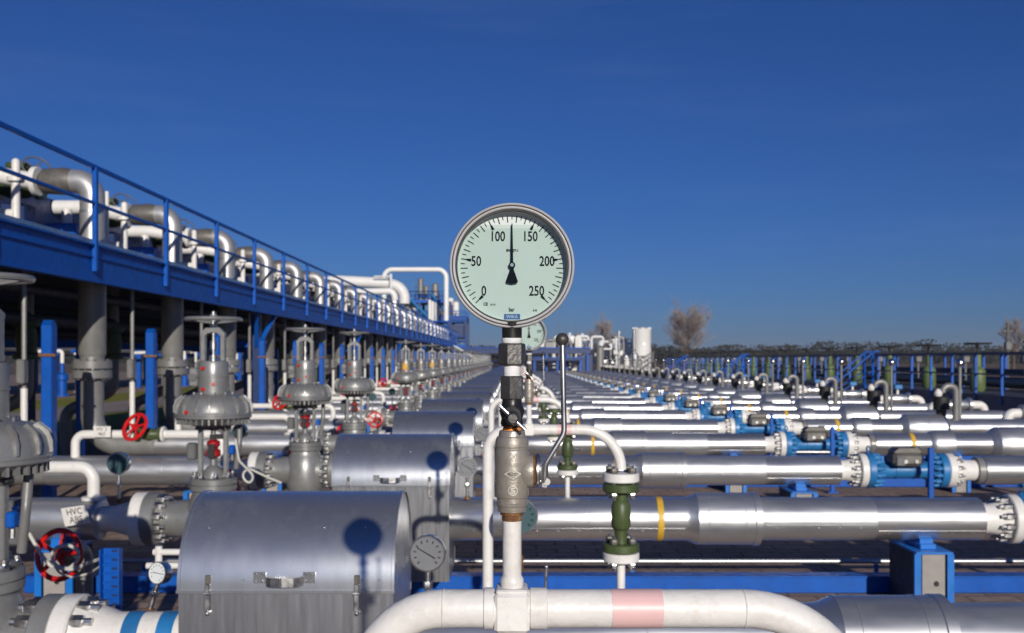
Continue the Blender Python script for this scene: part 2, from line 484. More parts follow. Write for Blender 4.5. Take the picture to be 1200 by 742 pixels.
def make_pipeline(single):
    base = (-6.15, 0, 0)
    t = thing('pipeline', base, 'silver pipeline', 'pipeline', 'silver pipelines lying in parallel rows')
    X = lambda b, prof, m, n=36, cap=True: b.lathe(prof, (0, 0, AX), (1, 0, 0), m, n, cap)

    def seam(b, x0, x1, r, m, an=-.35):
        # longitudinal lap of the sheet, held by clamps and rivets
        d = Vector((0, -math.cos(an), math.sin(an))); e = Vector((0, -d.z, d.y))
        c = Vector(((x0 + x1) / 2, 0, AX)) + d * (r + .0005)
        rot = Matrix((Vector((1, 0, 0)), e, d)).transposed()
        b.box(c, (x1 - x0, .02, .0016), m, rot)
        k = int((x1 - x0) / .16)
        for i in range(k):
            b.ball(c + Vector((x0 - c.x + .08 + i * .16, 0, 0)) + d * .003 + e * .012, .0042, M['stainless'], 6, 4)
    # towards the walkway
    b = MB(); b.tube([(-6.15, 0, 1.62), (-6.15, 0, AX), (-5.2, 0, AX)], .16, M['riser'], 28, .42, 10); b.build('riser_elbow', t, base)
    b = MB(); X(b, [(-5.2, .158), (-5.195, .164), (-3.9, .164), (-3.895, .158), (-3.893, .158), (-3.888, .164), (-3.22, .164), (-3.21, .15)], M['jacket_dull']); b.build('pipe_jacket', t, base)
    b = MB(); X(b, [(-3.21, .10), (-3.12, .10), (-3.0, .13), (-2.95, .15)], M['white'], 28); b.build('weld_neck', t, base)
    fl = MB(); X(fl, ringprof(-2.95, -2.86, .205), M['white'], 40); f = fl.build('flange', t, base)
    # inside and beside the cover
    fl = MB(); X(fl, ringprof(-1.985, -1.90, .205), M['white'], 40); f2 = fl.build('flange', t, base)
    bolt_ring(-1.875, .163, 12, .031, .08, f2, base, M['steel'], single)
    b = MB(); X(b, [(-1.9, .18), (-1.8, .15), (-1.74, .128), (-1.37, .128)], M['white'], 28)
    b.build('weld_neck', t, base)
    for x in (-1.66, -1.51):
        b = MB(); X(b, [(x - .035, .1285), (x - .035, .131), (x + .035, .131), (x + .035, .1285)], M['valveblue'], 28, False)
        b.build('marking_band', t, base)
    b = MB(); X(b, [(-1.36, .12), (-.6, .12), (-.52, .168), (.55, .168), (.552, .166), (.556, .166), (.558, .168), (1.30, .168), (1.33, .172), (1.385, .196)], M['jacket'], 40); seam(b, -.4, 1.28, .168, M['jacket']); b.build('pipe_jacket', t, base)
    b = MB(); X(b, [(1.08, .1682), (1.08, .171), (1.125, .171), (1.125, .1682)], M['yellow'], 40, False); b.build('marking_band', t, base)
    b = MB(); X(b, [(1.385, .193), (1.386, .199), (1.46, .199), (1.462, .202), (1.47, .202), (1.472, .199), (1.74, .199), (1.742, .202), (1.75, .202), (1.752, .199), (1.815, .199), (1.82, .205), (1.87, .205), (1.875, .167)], M['jacket_dull'], 40); b.build('coupling_jacket', t, base)
    b = MB(); X(b, [(1.86, .160), (1.865, .166), (2.75, .166), (2.752, .163)], M['jacket_dull'], 40); seam(b, 1.9, 2.74, .166, M['jacket_dull'], -.2); b.build('pipe_jacket', t, base)
    b = MB(); X(b, [(2.735, .160), (2.738, .163), (3.58, .163), (3.585, .15)], M['jacket'], 40); seam(b, 2.76, 3.57, .163, M['jacket'], -.5); b.build('pipe_jacket', t, base)
    b = MB(); X(b, [(3.585, .11), (3.66, .115), (3.75, .135), (3.80, .15)], M['white'], 28); b.build('weld_neck', t, base)
    fl = MB(); X(fl, ringprof(3.80, 3.878, .190), M['white'], 40); f = fl.build('flange', t, base)
    bolt_ring(3.765, .155, 12, .026, .075, f, base, M['steel'], single)
    # beyond the meter
    fl = MB(); X(fl, ringprof(4.765, 4.85, .190), M['white'], 40); f = fl.build('flange', t, base)
    bolt_ring(4.885, .155, 12, .024, .06, f, base, M['steel'], single)
    b = MB(); X(b, [(4.85, .16), (4.93, .135), (5.0, .115), (5.17, .115)], M['white'], 28); b.build('weld_neck', t, base)
    b = MB(); X(b, [(5.1, .12), (5.105, .15), (5.17, .150), (5.175, .12)], M['riser'], 32); b.build('end_cap', t, base)
    b = MB(); X(b, [(5.172, .155), (5.177, .163), (6.0, .163), (6.003, .15)], M['jacket'], 40); b.build('pipe_jacket', t, base)
    b = MB(); X(b, [(5.68, .1632), (5.68, .167), (5.74, .167), (5.74, .1632)], M['yellow'], 40, False); b.build('marking_band', t, base)
    b = MB(); X(b, [(5.96, .163), (6.0, .19), (6.05, .205), (6.3, .205), (6.303, .165)], M['jacket_dull'], 40); b.build('coupling_jacket', t, base)
    b = MB(); X(b, [(6.29, .164), (6.85, .164)], M['jacket'], 40); b.build('pipe_jacket', t, base)
    b = MB(); X(b, [(6.84, .164), (6.93, .25), (6.94, .256), (7.28, .256), (7.283, .259), (7.3, .259), (7.303, .256), (7.62, .256), (7.64, .24), (7.70, .17)], M['jacket_dull'], 44); b.build('coupling_jacket', t, base)
    b = MB(); X(b, [(7.68, .162), (7.683, .166), (9.1, .166)], M['jacket'], 40); b.build('pipe_jacket', t, base)
    b = MB(); b.tube([(9.1, 0, AX), (10.6, 0, AX), (10.6, 0, -.05)], .15, M['jacket_dull'], 24, .35, 8); b.build('end_elbow', t, base)
    return t


pl = make_pipeline(True)
near = {1: pl}
pl.location.y = row_y(1); pl['label'] = 'silver jacketed pipeline in the first row behind the big pressure gauge'
for k in (2, 3):
    o = dup(pl); o.location.y = row_y(k)
    o['label'] = 'silver jacketed pipeline in the %s row behind the big pressure gauge' % ORD[k]
for ch in list(pl.children):
    if ch.name.startswith('marking_band') and M['yellow'].name in ch.data.materials and ch.data.vertices[0].co.x < 8:
        bpy.data.objects.remove(ch)
pl2 = make_pipeline(False)
repeat(pl2, range(4, NROW + 1), lambda k: 'silver jacketed pipeline in the %s row behind the big pressure gauge' % ORD[k], lod=14, skip=('end_cap',))
# the row the photographer stands over: a plain pipe the front loop is tapped into
b = MB(); b.lathe([(-8, .16), (9, .16)], (0, 1.28, AX), (1, 0, 0), M['jacket'], 32)
tag(b.build('front_pipeline', org=(0, 1.28, AX)), 'silver pipe directly below the big pressure gauge loop', 'pipeline')


# -------- control valves with actuators
VX = -2.35


def handwheel(mb, c, rr, tr, m, spokes=4, hub=.03, nrm=(0, 0, 1), dish=.03):
    c = Vector(c); a = Vector(nrm).normalized()
    mb.torus(c, a, rr, tr, m, 36, 8)
    u = a.orthogonal().normalized(); w = a.cross(u)
    for i in range(spokes):
        an = 2 * PI * i / spokes + .4
        d = u * math.cos(an) + w * math.sin(an)
        mb.tube([c - a * dish, c + d * rr * .5 - a * dish * .6, c + d * rr], tr * .75, m, 6)
    mb.cyl(c - a * (dish + .02), c + a * .035, hub, m, 12)


def make_valve(single):
    base = (VX, 0, .3)
    t = thing('control_valve', base, 'grey control valve', 'valve', 'grey control valves with bowl shaped actuators')
    O = (VX, 0, 0)
    Z = lambda b, prof, m, n=28, cap=True: b.lathe(prof, O, (0, 0, 1), m, n, cap)
    b = MB()
    Z(b, [(.33, .06), (.35, .13), (.42, .185), (.52, .208), (.66, .212), (.76, .20), (.83, .172), (.86, .158), (.885, .158)], M['grey'], 32)
    b.lathe([(-.42, .15), (-.34, .135), (-.2, .15), (0, .17), (.2, .15), (.3, .14), (.38, .15)], (VX, 0, AX), (1, 0, 0), M['grey'], 28)
    b.build('valve_body', t, base)
    for x0, x1, xb, l in ((-2.86, -2.76, -2.735, .07), (-2.07, -1.985, -2.10, .07)):
        fb = MB(); fb.lathe(ringprof(x0, x1, .205), (0, 0, AX), (1, 0, 0), M['grey'], 40); f = fb.build('flange', t, base)
        bolt_ring(xb, .163, 12, .030, l, f, base, M['steel'], single)
    b = MB(); Z(b, [(.885, .17), (.893, .178), (.93, .178), (.932, .168), (.936, .168), (.938, .178), (.975, .178), (.982, .17)], M['grey'], 36)
    bon = b.build('bonnet', t, base)
    for i in range(8):
        a = 2 * PI * (i + .5) / 8
        b = MB(); p = Vector((VX + .142 * math.cos(a), .142 * math.sin(a), .98))
        b.hexa(p, p + Vector((0, 0, .03)), .024, M['steel']); b.cyl(p, p + Vector((0, 0, .05)), .014, M['steel'], 8)
        b.build('nut', bon, base)
    b = MB(); Z(b, [(.98, .085), (1.03, .08), (1.06, .055), (1.08, .03), (1.37, .018)], M['grey'], 20)
    b.build('stem_guide', t, base)
    b = MB()
    for sx in (-1, 1):
        b.box((VX + sx * .098, 0, 1.185), (.034, .05, .37), M['grey'], ch=.006)
        b.box((VX + sx * .11, 0, 1.0), (.07, .07, .03), M['grey'], ch=.006)
    b.box((VX, 0, 1.365), (.26, .09, .028), M['meterbox'], ch=.006)
    b.build('yoke_frame', t, base)
    b = MB(); b.lathe([(1.13, .02), (1.15, .055), (1.19, .055), (1.21, .03), (1.23, .05), (1.26, .05), (1.28, .02)], O, (0, 0, 1), M['reddark'], 16)
    b.box((VX, -.05, 1.19), (.05, .02, .11), M['black']); b.box((VX + .03, 0, 1.30), (.10, .06, .035), M['black'])
    b.build('travel_indicator', t, base)
    b = MB(); b.box((VX + .15, -.02, 1.2), (.04, .06, .07), M['blue'], ch=.008); b.cyl((VX + .15, -.02, 1.16), (VX + .15, -.02, 1.12), .014, M['steel'], 8)
    b.build('positioner', t, base)
    b = MB(); b.box((VX - .15, -.04, 1.19), (.07, .08, .13), M['greydark'], ch=.01)
    b.build('limit_switch', t, base)
    b = MB(); b.tube([(VX + .19, .05, 1.42), (VX + .20, 0, 1.25), (VX + .17, .02, 1.05)], .022, M['riser'], 10, .1); b.build('air_hose', t, base)
    # diaphragm bowl
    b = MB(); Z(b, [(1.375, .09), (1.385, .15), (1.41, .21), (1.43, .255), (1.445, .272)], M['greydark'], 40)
    for i in range(36):
        a = 2 * PI * i / 36
        rot = Matrix.Rotation(a, 3, 'Z')
        b.box(Vector((VX, 0, 1.425)) + rot @ Vector((.245, 0, 0)), (.06, .012, .045), M['grey'], rot)
    b.build('lower_bowl', t, base)
    b = MB(); Z(b, [(1.445, .272), (1.447, .286), (1.452, .290), (1.462, .290), (1.466, .286), (1.469, .286), (1.472, .290), (1.482, .290), (1.487, .286), (1.51, .283), (1.56, .272), (1.595, .245), (1.615, .205), (1.628, .16), (1.634, .125)], M['grey'], 48)
    for i in range(16):
        a = 2 * PI * (i + .5) / 16
        rot = Matrix.Rotation(a, 3, 'Z')
        b.plate([(.20, 1.6), (.288, 1.487), (.297, 1.49), (.297, 1.54), (.28, 1.585), (.235, 1.622)], M['grey'], (VX, 0, 0), rot @ Vector((1, 0, 0)), (0, 0, 1), .012)
    b.build('upper_bowl', t, base)
    b = MB(); Z(b, [(1.625, .128), (1.64, .128), (1.642, .114), (1.76, .114), (1.763, .118), (1.775, .118), (1.778, .114), (1.872, .114), (1.885, .106), (1.888, .05)], M['grey'], 32)
    dr = b.build('spring_housing', t, base)
    for an, z, r in ((-1.95, 1.83, .115), (-1.95, 1.67, .115), (-2.0, 1.50, .287), (-1.3, 1.71, .115)):
        q = MB(); d = Vector((math.cos(an), math.sin(an), 0)); p = Vector((VX, 0, z)) + d * r
        q.cyl(p - d * .01, p + d * .018, .013, M['red'], 8); q.build('plug', dr, base)
    q = MB()
    for i in range(10):
        a = 2 * PI * i / 10
        p = Vector((VX + .15 * math.cos(a), .15 * math.sin(a), 1.625)); q.hexa(p, p + Vector((0, 0, .02)), .012, M['steel'])
    q.build('bolt', dr, base)
    b = MB(); b.box((VX - .15, .02, 1.76), (.07, .1, .15), M['grey'], ch=.012); b.cyl((VX - .15, -.03, 1.76), (VX - .15, -.045, 1.76), .03, M['greydark'], 12)
    b.build('terminal_box', t, base)
    # top yoke and wheel
    b = MB()
    for sx in (-1, 1):
        b.box((VX + sx * .076, 0, 1.985), (.036, .055, .2), M['grey'], ch=.006)
        b.plate([(.094, 2.08), (.094, 2.10), (.05, 2.145), (0, 2.155), (0, 2.11), (.04, 2.10), (.058, 2.08)], M['grey'], (VX, 0, 0), (sx, 0, 0), (0, 0, 1), .055)
    b.build('wheel_yoke', t, base)
    b = MB(); Z(b, [(1.885, .035), (1.93, .035), (1.932, .014), (1.97, .014), (1.972, .026), (2.04, .026), (2.042, .014), (2.15, .016), (2.152, .03), (2.19, .03), (2.192, .017), (2.27, .017)], M['steel'], 14)
    b.build('spindle', t, base)
    b = MB(); handwheel(b, (VX, 0, 2.295), .205, .0155, M['grey'], 4, .03)
    b.cyl((VX, 0, 2.32), (VX, 0, 2.35), .02, M['steel'], 10)
    b.build('handwheel', t, base, org=(VX, 0, 2.295))
    return t


def vjit(k, o):
    for c in o.children:
        if c.name.startswith('handwheel'):
            c.rotation_euler.z = random.uniform(0, 1.5)
            c.location.z += random.uniform(-.05, .02)


vl = make_valve(True)
lab = lambda k: 'grey control valve with bowl shaped actuator, %s of its row counted from the front' % ORD[k] if k < 5 else 'grey control valve with bowl shaped actuator on the %s pipe row from the front' % ORD[k]
repeat(vl, [1, 2, 3], lab, jitter=vjit)
v2 = make_valve(False)
vrows = [k for k in ROWS if k >= 4 and k != 5]
vv = repeat(v2, vrows, lab, lod=9, skip=('limit_switch',), jitter=vjit)
for k in (6, 8):
    b = MB()
    an0 = -PI / 2 - .5
    pts = [(VX + .1175 * math.cos(an0 + i * .1), .1175 * math.sin(an0 + i * .1)) for i in range(11)]
    vs = [(x, y, 1.68) for x, y in pts] + [(x, y, 1.81) for x, y in pts]
    b.add(vs, [(i, i + 1, 12 + i, 11 + i) for i in range(10)], M['yellow'])
    b.build('label_plate', vv[k], (VX, 0, .3))


# -------- sheet metal covers
CX0, CX1, CR, CZC = -1.368, -.492, .3527, .967


def make_cover():
    base = ((CX0 + CX1) / 2, 0, .25)
    t = thing('insulation_cover', base, 'cover', 'insulation cover', 'barrel topped sheet metal covers over the pipe valves')
    n = 36
    def arc(x, r, z=CZC):
        return [Vector((x, -r * math.cos(PI * i / n), z + r * math.sin(PI * i / n))) for i in range(n + 1)]
    b = MB()
    ro, ri = CR, CR - .004
    rings = [(CX0, ri), (CX0, ro + .004), (CX0 + .012, ro + .004), (CX0 + .014, ro), (CX1 - .014, ro), (CX1 - .012, ro + .004), (CX1, ro + .004), (CX1, ri)]
    vs = []; fs = []
    for x, r in rings: vs += arc(x, r)
    for k in range(len(rings) - 1):
        for i in range(n):
            a0 = k * (n + 1) + i
            fs.append((a0, a0 + n + 1, a0 + n + 2, a0 + 1))
    b.add(vs, fs, M['hood'])
    for sy in (-1, 1):
        b.box(((CX0 + CX1) / 2, sy * (CR + .003), CZC - .004), (CX1 - CX0 + .004, .012, .012), M['hood'])
    # rivets
    for x in (CX0 + .10, CX0 + .27, CX1 - .13, CX1 - .06, CX1 - .30):
        for a in (.12, .75):
            if random.random() < .75:
                p = Vector((x, -math.cos(a) * CR, CZC + math.sin(a) * CR)); b.ball(p, .0045, M['stainless'], 8, 5)
    b.build('hood', t, base)
    for x, s in ((CX0 + .008, -1), (CX1 - .010, 1)):
        b = MB()
        poly = [(-ri * math.cos(PI * i / n), ri * math.sin(PI * i / n)) for i in range(n + 1)]
        b.plate(poly, M['hood'], (x, 0, CZC), (0, 1, 0), (0, 0, 1), .003)
        b.build('end_plate', t, base)
    b = MB()
    w = CR - .004
    th = .003
    for sy in (-1, 1):
        b.box(((CX0 + CX1) / 2, sy * w, (CZC - .011 + .25) / 2), (CX1 - CX0 - .01, th, CZC - .011 - .25), M['hoodlow'])
    for x in (CX0 + .008, CX1 - .010):
        b.box((x, 0, (CZC - .002 + .25) / 2), (th, 2 * w - .008, CZC - .002 - .25), M['hoodlow'])
    b.build('lower_box', t, base)
    # handle
    hx, hz = -.935, CZC + .04
    a = math.asin(.04 / CR); y0 = -CR * math.cos(a)
    b = MB()
    pts = [(-.078, 0), (-.066, -.03), (-.045, -.044), (0, -.05), (.045, -.044), (.066, -.03), (.078, 0)]
    for i in range(6):
        (xa, ya), (xb, yb) = pts[i], pts[i + 1]
        b.add([(hx + xa, y0 + ya, hz - .018), (hx + xb, y0 + yb, hz - .018), (hx + xb, y0 + yb, hz + .018), (hx + xa, y0 + ya, hz + .018),
               (hx + xa, y0 + ya + .004, hz - .018), (hx + xb, y0 + yb + .004, hz - .018), (hx + xb, y0 + yb + .004, hz + .018), (hx + xa, y0 + ya + .004, hz + .018)],
              [(0, 1, 2, 3), (7, 6, 5, 4), (3, 2, 6, 7), (1, 0, 4, 5)], M['steel'])
    for sx in (-1, 1):
        b.box((hx + sx * .10, y0 - .001, hz + .012), (.05, .006, .044), M['hood'], ch=.001)
        for dx in (-.013, .013):
            for dz in (-.008, .018):
                b.ball((hx + sx * .10 + dx, y0 - .004, hz + .008 + dz), .004, M['stainless'], 8, 5)
    b.build('handle', t, base)
    for lx in (CX0 + .125, CX1 - .15):
        b = MB(); yy = -CR - .006
        b.box((lx, yy + .006, CZC + .045), (.022, .012, .034), M['meterbox'], ch=.002)
        b.box((lx, yy - .003, CZC + .005), (.020, .012, .05), M['steel'], ch=.003)
        b.box((lx, yy - .006, CZC - .045), (.024, .009, .07), M['steel'], ch=.003)
        b.cyl((lx - .014, yy - .008, CZC - .01), (lx + .014, yy - .008, CZC - .01), .006, M['steel'], 8)
        b.ball((lx, yy - .003, CZC - .09), .010, M['steel'], 8, 6)
        b.cyl((lx, yy + .012, CZC - .09), (lx, yy - .004, CZC - .09), .012, M['steel'], 10)
        b.build('latch', t, base)
    return t


def cjit(k, o):
    if k > 2:
        o.location.x += random.uniform(-.035, .035); o.location.y += random.uniform(-.03, .03); o.rotation_euler.z = R(random.uniform(-1.2, 1.2))


repeat(make_cover(), ROWS, lambda k: 'barrel topped sheet metal cover with strap handle on the %s pipe row' % ORD[k], lod=12, skip=('handle', 'latch'), jitter=cjit)


# -------- blue flow meters
def make_meter(single):
    base = (4.33, 0, .45)
    t = thing('flow_meter', base, 'blue meter', 'flow meter', 'blue flow meters set between the flanged pipes')
    X = lambda b, prof, m, n=32: b.lathe(prof, (0, 0, AX), (1, 0, 0), m, n)
    b = MB(); X(b, [(3.95, .16), (3.98, .135), (4.03, .105), (4.08, .092), (4.2, .088), (4.205, .095), (4.225, .095), (4.23, .088), (4.40, .088), (4.405, .095), (4.425, .095), (4.43, .088), (4.54, .092), (4.62, .11), (4.66, .135), (4.69, .16)], M['valveblue'])
    for a in (.6, 2.6, -.7, -2.5):
        rot = Vector((0, math.cos(a), math.sin(a)))
        b.plate([(3.955, .08), (4.12, .08), (3.955, .17)], M['valveblue'], (0, 0, AX), (1, 0, 0), rot, .014)
    b.build('meter_body', t, base)
    for x0, x1, xb in ((3.88, 3.96, 3.99), (4.68, 4.763, 4.65)):
        fb = MB(); X(fb, ringprof(x0, x1, .190), M['valveblue'], 40); f = fb.build('flange', t, base)
        bolt_ring(xb, .168, 14, .026, .07, f, base, M['valveblue'], single)
    b = MB(); b.cyl((4.30, 0, AX + .04), (4.30, 0, AX + .12), .06, M['valveblue'], 16); b.build('neck', t, base)
    b = MB()
    b.box((4.29, -.09, AX + .14), (.33, .26, .15), M['meterbox'], ch=.035)
    b.cyl((4.42, -.05, AX + .2), (4.42, -.05, AX + .27), .05, M['meterbox'], 12); b.box((4.2, -.2, AX + .12), (.1, .06, .1), M['greydark'], ch=.01)
    b.plate([(-.16, 0), (.16, 0), (.10, .05), (-.10, .05)], M['meterbox'], (4.29, -.09, AX + .213), (1, 0, 0), (0, 0, 1), .2)
    hs = b.build('meter_housing', t, base)
    for dx in (-.09, .03):
        b = MB(); b.cyl((4.34 + dx, -.219, AX + .12), (4.34 + dx, -.235, AX + .12), .022, M['steel'], 12); b.build('cable_gland', hs, base)
    b = MB(); b.torus((3.92, 0, AX + .235), (1, .3, 0), .032, .009, M['valveblue'], 18, 6); b.cyl((3.92, 0, AX + .185), (3.92, 0, AX + .207), .014, M['valveblue'], 8); b.build('lifting_eye', t, base)
    return t


repeat(make_meter(True), [1, 2, 3], lambda k: 'light blue flow meter with grey box on the %s pipe row' % ORD[k])
repeat(make_meter(False), range(4, NROW + 1), lambda k: 'light blue flow meter with grey box on the %s pipe row' % ORD[k], lod=12, skip=('lifting_eye',))


b = MB(); b.box((0, 0, .47), (.055, .05, .94), M['blue'], ch=.006); b.box((0, .0, .012), (.14, .12, .024), M['blue'])
cp = b.build('cable_post')
for i, k in enumerate(range(2, 14)):
    o = cp if i == 0 else dup(cp)
    o.location = (4.49, row_y(k) - .3, 0)
    tag(o, 'slim blue post standing in front of the flow meter on the %s pipe row' % ORD[k], 'post', 'slim blue posts before the flow meters')


# -------- supports under the pipes
def make_support(x, w, l, where):
    base = (x, 0, 0)
    t = thing('pipe_support', base, 's', 'pipe support', 'blue pipe supports with grey end panels ' + where)
    yf, yb, h = -l / 2, l / 2, .455
    b = MB()
    for sx in (-1, 1):
        b.box((x + sx * (w / 2 - .012), yf + .012, (h - .016) / 2), (.05, .024, h - .016), M['supblue'])
        b.box((x + sx * (w / 2 - .010), .012, (h - .018) / 2), (.014, l - .03, h - .018), M['navysteel_shade'])  # near-black navy paints the shade of the sides turned from the sun
    b.box((x, 0, h - .008), (w + .006, l + .01, .016), M['supblue'])
    b.build('frame', t, base)
    b = MB(); b.box((x, 0, (h - .018) / 2), (w - .10, l - .03, h - .02), M['concrete']); fp = b.build('end_panel', t, base)
    b = MB(); b.cyl((x + .02, yf + .017, .215), (x + .02, yf + .012, .215), .021, M['black'], 16); b.build('hole', fp, base)
    b = MB(); b.box((x, 0, h + .02), (.12, l * .6, .04), M['supblue'], ch=.004)
    b.plate([(-.13, 0), (.13, 0), (.13, .05), (.09, .06), (.04, .028), (0, .02), (-.04, .028), (-.09, .06), (-.13, .05)], M['supblue'], (x, 0, h + .022), (0, 1, 0), (0, 0, 1), .1)
    b.build('saddle', t, base)
    return t


repeat(make_support(3.13, .27, .55, 'near the flow meters'), ROWS[:16], lambda k: 'blue framed support with grey panel under the %s pipe beside its meter' % ORD[k], lod=8, skip=('hole',))
repeat(make_support(6.35, .24, .5, 'beyond the flow meters'), ROWS[:14], lambda k: 'blue framed support beyond the flow meter under the %s pipe' % ORD[k], lod=5, skip=('hole',))
repeat(make_support(-3.5, .26, .4, 'near the control valves'), ROWS[:8], lambda k: 'blue framed support under the %s pipe beside its control valve' % ORD[k], lod=4, skip=('hole',))

# -------- base rails and conduits on the paving
for k in range(0, 15):
    y = row_y(k) + .42
    b = MB(); b.box((2.25, y, .065), (12.5, .13, .13), M['blue'], ch=.006)
    b.box((2.25, y, .135), (12.5, .16, .012), M['blue'])
    tag(b.build('base_rail', org=(2.25, y, 0)), 'blue steel base rail lying on the paving behind the %s pipe row' % ORD[k], 'steel rail', 'blue base rails between the pipe rows')
for k in range(0, 10):
    y = row_y(k) + .85
    b = MB(); b.cyl((-4, y, .16), (9, y, .16), .021, M['jacket_dull'], 12)
    for i in range(6):
        x = -3.2 + i * 2.1
        b.box((x, y, .068), (.03, .03, .136), M['supblue'])
    tag(b.build('conduit_pipe', org=(2.25, y, 0)), 'thin silver conduit pipe on small blue feet behind the %s pipe row' % ORD[k], 'conduit', 'thin conduits between the pipe rows')


# -------- instrument loops with pressure gauge
U = 1.28 / F          # metres per photo pixel at the big gauge


def zz(py):
    return CZ - (py - 421) * U


def xx(px):
    return (px - 600) * U


ZT = zz(713)          # height of the horizontal loop pipe
PR = .0242


def make_loop(right, rr, hires=True):
    """white pipe loop; local x measured from the tee."""
    base = (0, 0, AX)
    t = thing('pipe_loop', base, 'l', 'pipe loop', 'white pipe loops carrying the pressure gauges')
    left = -.187
    n = 24 if hires else 14
    b = MB(); b.tube([(left, 0, AX + .14), (left, 0, ZT), (-.02, 0, ZT)], PR, M['white'], n, .099, 12); b.build('left_leg_pipe', t, base)
    b = MB(); b.tube([(.02, 0, ZT), (right, 0, ZT), (right, 0, 1.40)], PR, M['white'], n, rr, 16); b.build('right_leg_pipe', t, base)
    b = MB(); b.box((0, 0, zz(714)), (.0445, .052, .050), M['white'], ch=.004); b.box((0, 0, zz(690)), (.040, .046, .006), M['white'], ch=.002)
    b.build('tee_block', t, base)
    b = MB(); b.lathe([(-.0365, PR + .0003), (-.035, PR + .0022), (-.024, PR + .0022), (-.0225, PR + .0003)], (0, 0, ZT), (1, 0, 0), M['white'], n); b.build('weld_collar', t, base)
    b = MB(); b.lathe([(.0225, PR + .0003), (.024, PR + .0022), (.044, PR + .0022), (.0455, PR + .0003)], (0, 0, ZT), (1, 0, 0), M['white'], n); b.build('weld_collar', t, base)
    for x, nn in ((left + .099, 'left'), (right - rr, 'right')):
        b = MB(); b.torus((x, 0, ZT), (1, 0, 0), PR - .0006, .0016, M['white'], 28, 6); b.build('weld_bead', t, base)
    b = MB(); b.lathe([(xx(716), PR + .0002), (xx(716.2), PR + .0006), (xx(774.8), PR + .0006), (xx(775), PR + .0002)], (0, 0, ZT), (1, 0, 0), M['pink'], n); b.build('marking_band', t, base)
    b = MB(); b.cyl((0, 0, zz(690)), (0, 0, zz(599)), .0121, M['white'], 20)
    b.lathe([(zz(690), .0135), (zz(684), .0150), (zz(678), .0150), (zz(674), .0122)], (0, 0, 0), (0, 0, 1), M['white'], 20)
    b.build('riser_pipe', t, base)
    return t


def make_green_valve():
    """on the right leg, above the main pipe; local x from the leg."""
    base = (0, 0, .80)
    t = thing('green_valve', base, 'g', 'valve', 'small green flanged valves on the white loops')
    Z = lambda b, prof, m, n=28: b.lathe(prof, (0, 0, 0), (0, 0, 1), m, n)
    b = MB(); Z(b, [(.985, .019), (.79, .019)][::-1], M['white'], 14); b.build('drop_pipe', t, base)
    b = MB(); Z(b, [(.765, .014), (.77, .024), (.80, .024), (.81, .016), (.83, .018), (.835, .0195)], M['rust'], 14); b.build('rusty_joint', t, base)
    for z0, z1, m in ((.985, 1.025, 'white'), (1.345, 1.385, 'white')):
        b = MB(); Z(b, ringprof(z0, z1, .083, .004), M[m]); b.build('pipe_flange', t, base)
    for z0, z1, sg in ((1.029, 1.066, 1), (1.30, 1.337, -1)):
        b = MB(); Z(b, ringprof(z0, z1, .083, .004), M['green']); f = b.build('valve_flange', t, base)
        for i in range(4):
            a = PI / 4 + i * PI / 2 + .15
            q = MB(); p = Vector((.06 * math.cos(a), .06 * math.sin(a), 0))
            lo, hi = (.985, 1.066) if sg > 0 else (1.30, 1.385)
            q.cyl(p + Vector((0, 0, lo - .035)), p + Vector((0, 0, hi + .035)), .0085, M['steel'], 8)
            q.hexa(p + Vector((0, 0, lo - .022)), p + Vector((0, 0, lo - .001)), .0175, M['steel'])
            q.hexa(p + Vector((0, 0, hi + .001)), p + Vector((0, 0, hi + .025)), .0185, M['meterbox'])
            q.build('bolt', f, base)
    b = MB(); Z(b, [(1.025, .05), (1.030, .05)], M['rust'], 20); b.build('gasket', t, base)
    b = MB(); Z(b, [(1.066, .03), (1.10, .028), (1.125, .03), (1.13, .036), (1.145, .044), (1.235, .044), (1.255, .036), (1.262, .03), (1.30, .032)], M['green'], 24); b.build('valve_body', t, base)
    return t


def dial_prints(b, c, r, k=1.0, m=None, full=True, rng=250, step=50, ry=0):
    """scale marks on a dial centred at c that faces -y; r: dial radius."""
    P = M['print'] if m is None else m
    ux, uy = Vector((1, 0, 0)), Vector((0, 0, 1))
    c = Vector(c)
    def mark(a, r0, r1, w, w1=None):
        d = ux * math.sin(a) + uy * math.cos(a); e = ux * math.cos(a) - uy * math.sin(a)
        w1 = w if w1 is None else w1
        b.add([c + d * r0 - e * w / 2, c + d * r1 - e * w1 / 2, c + d * r1 + e * w1 / 2, c + d * r0 + e * w / 2], [(0, 1, 2, 3)], P)
    n = rng // 5
    for i in range(n + 1):
        a = R(-135 + 270 * i / n)
        if i % 10 == 0:
            mark(a, r * .755, r * .84, r * .055, r * .035); mark(a, r * .84, r * .94, r * .018)
        elif i % 2 == 0:
            mark(a, r * .81, r * .94, r * .018)
        elif full:
            mark(a, r * .865, r * .94, r * .016)
    for v in range(0, rng + 1, step):
        x, z = {0: (-.515, -.45), 50: (-.655, .094), 100: (-.265, .547), 150: (.33, .547), 200: (.64, .094), 250: (.45, -.45)}[v]
        x, z = x * r, z * r
        text_mesh(b, str(v), r * .255, c + ux * x + uy * z, ux, uy, P, .74, bold=r * .0045)


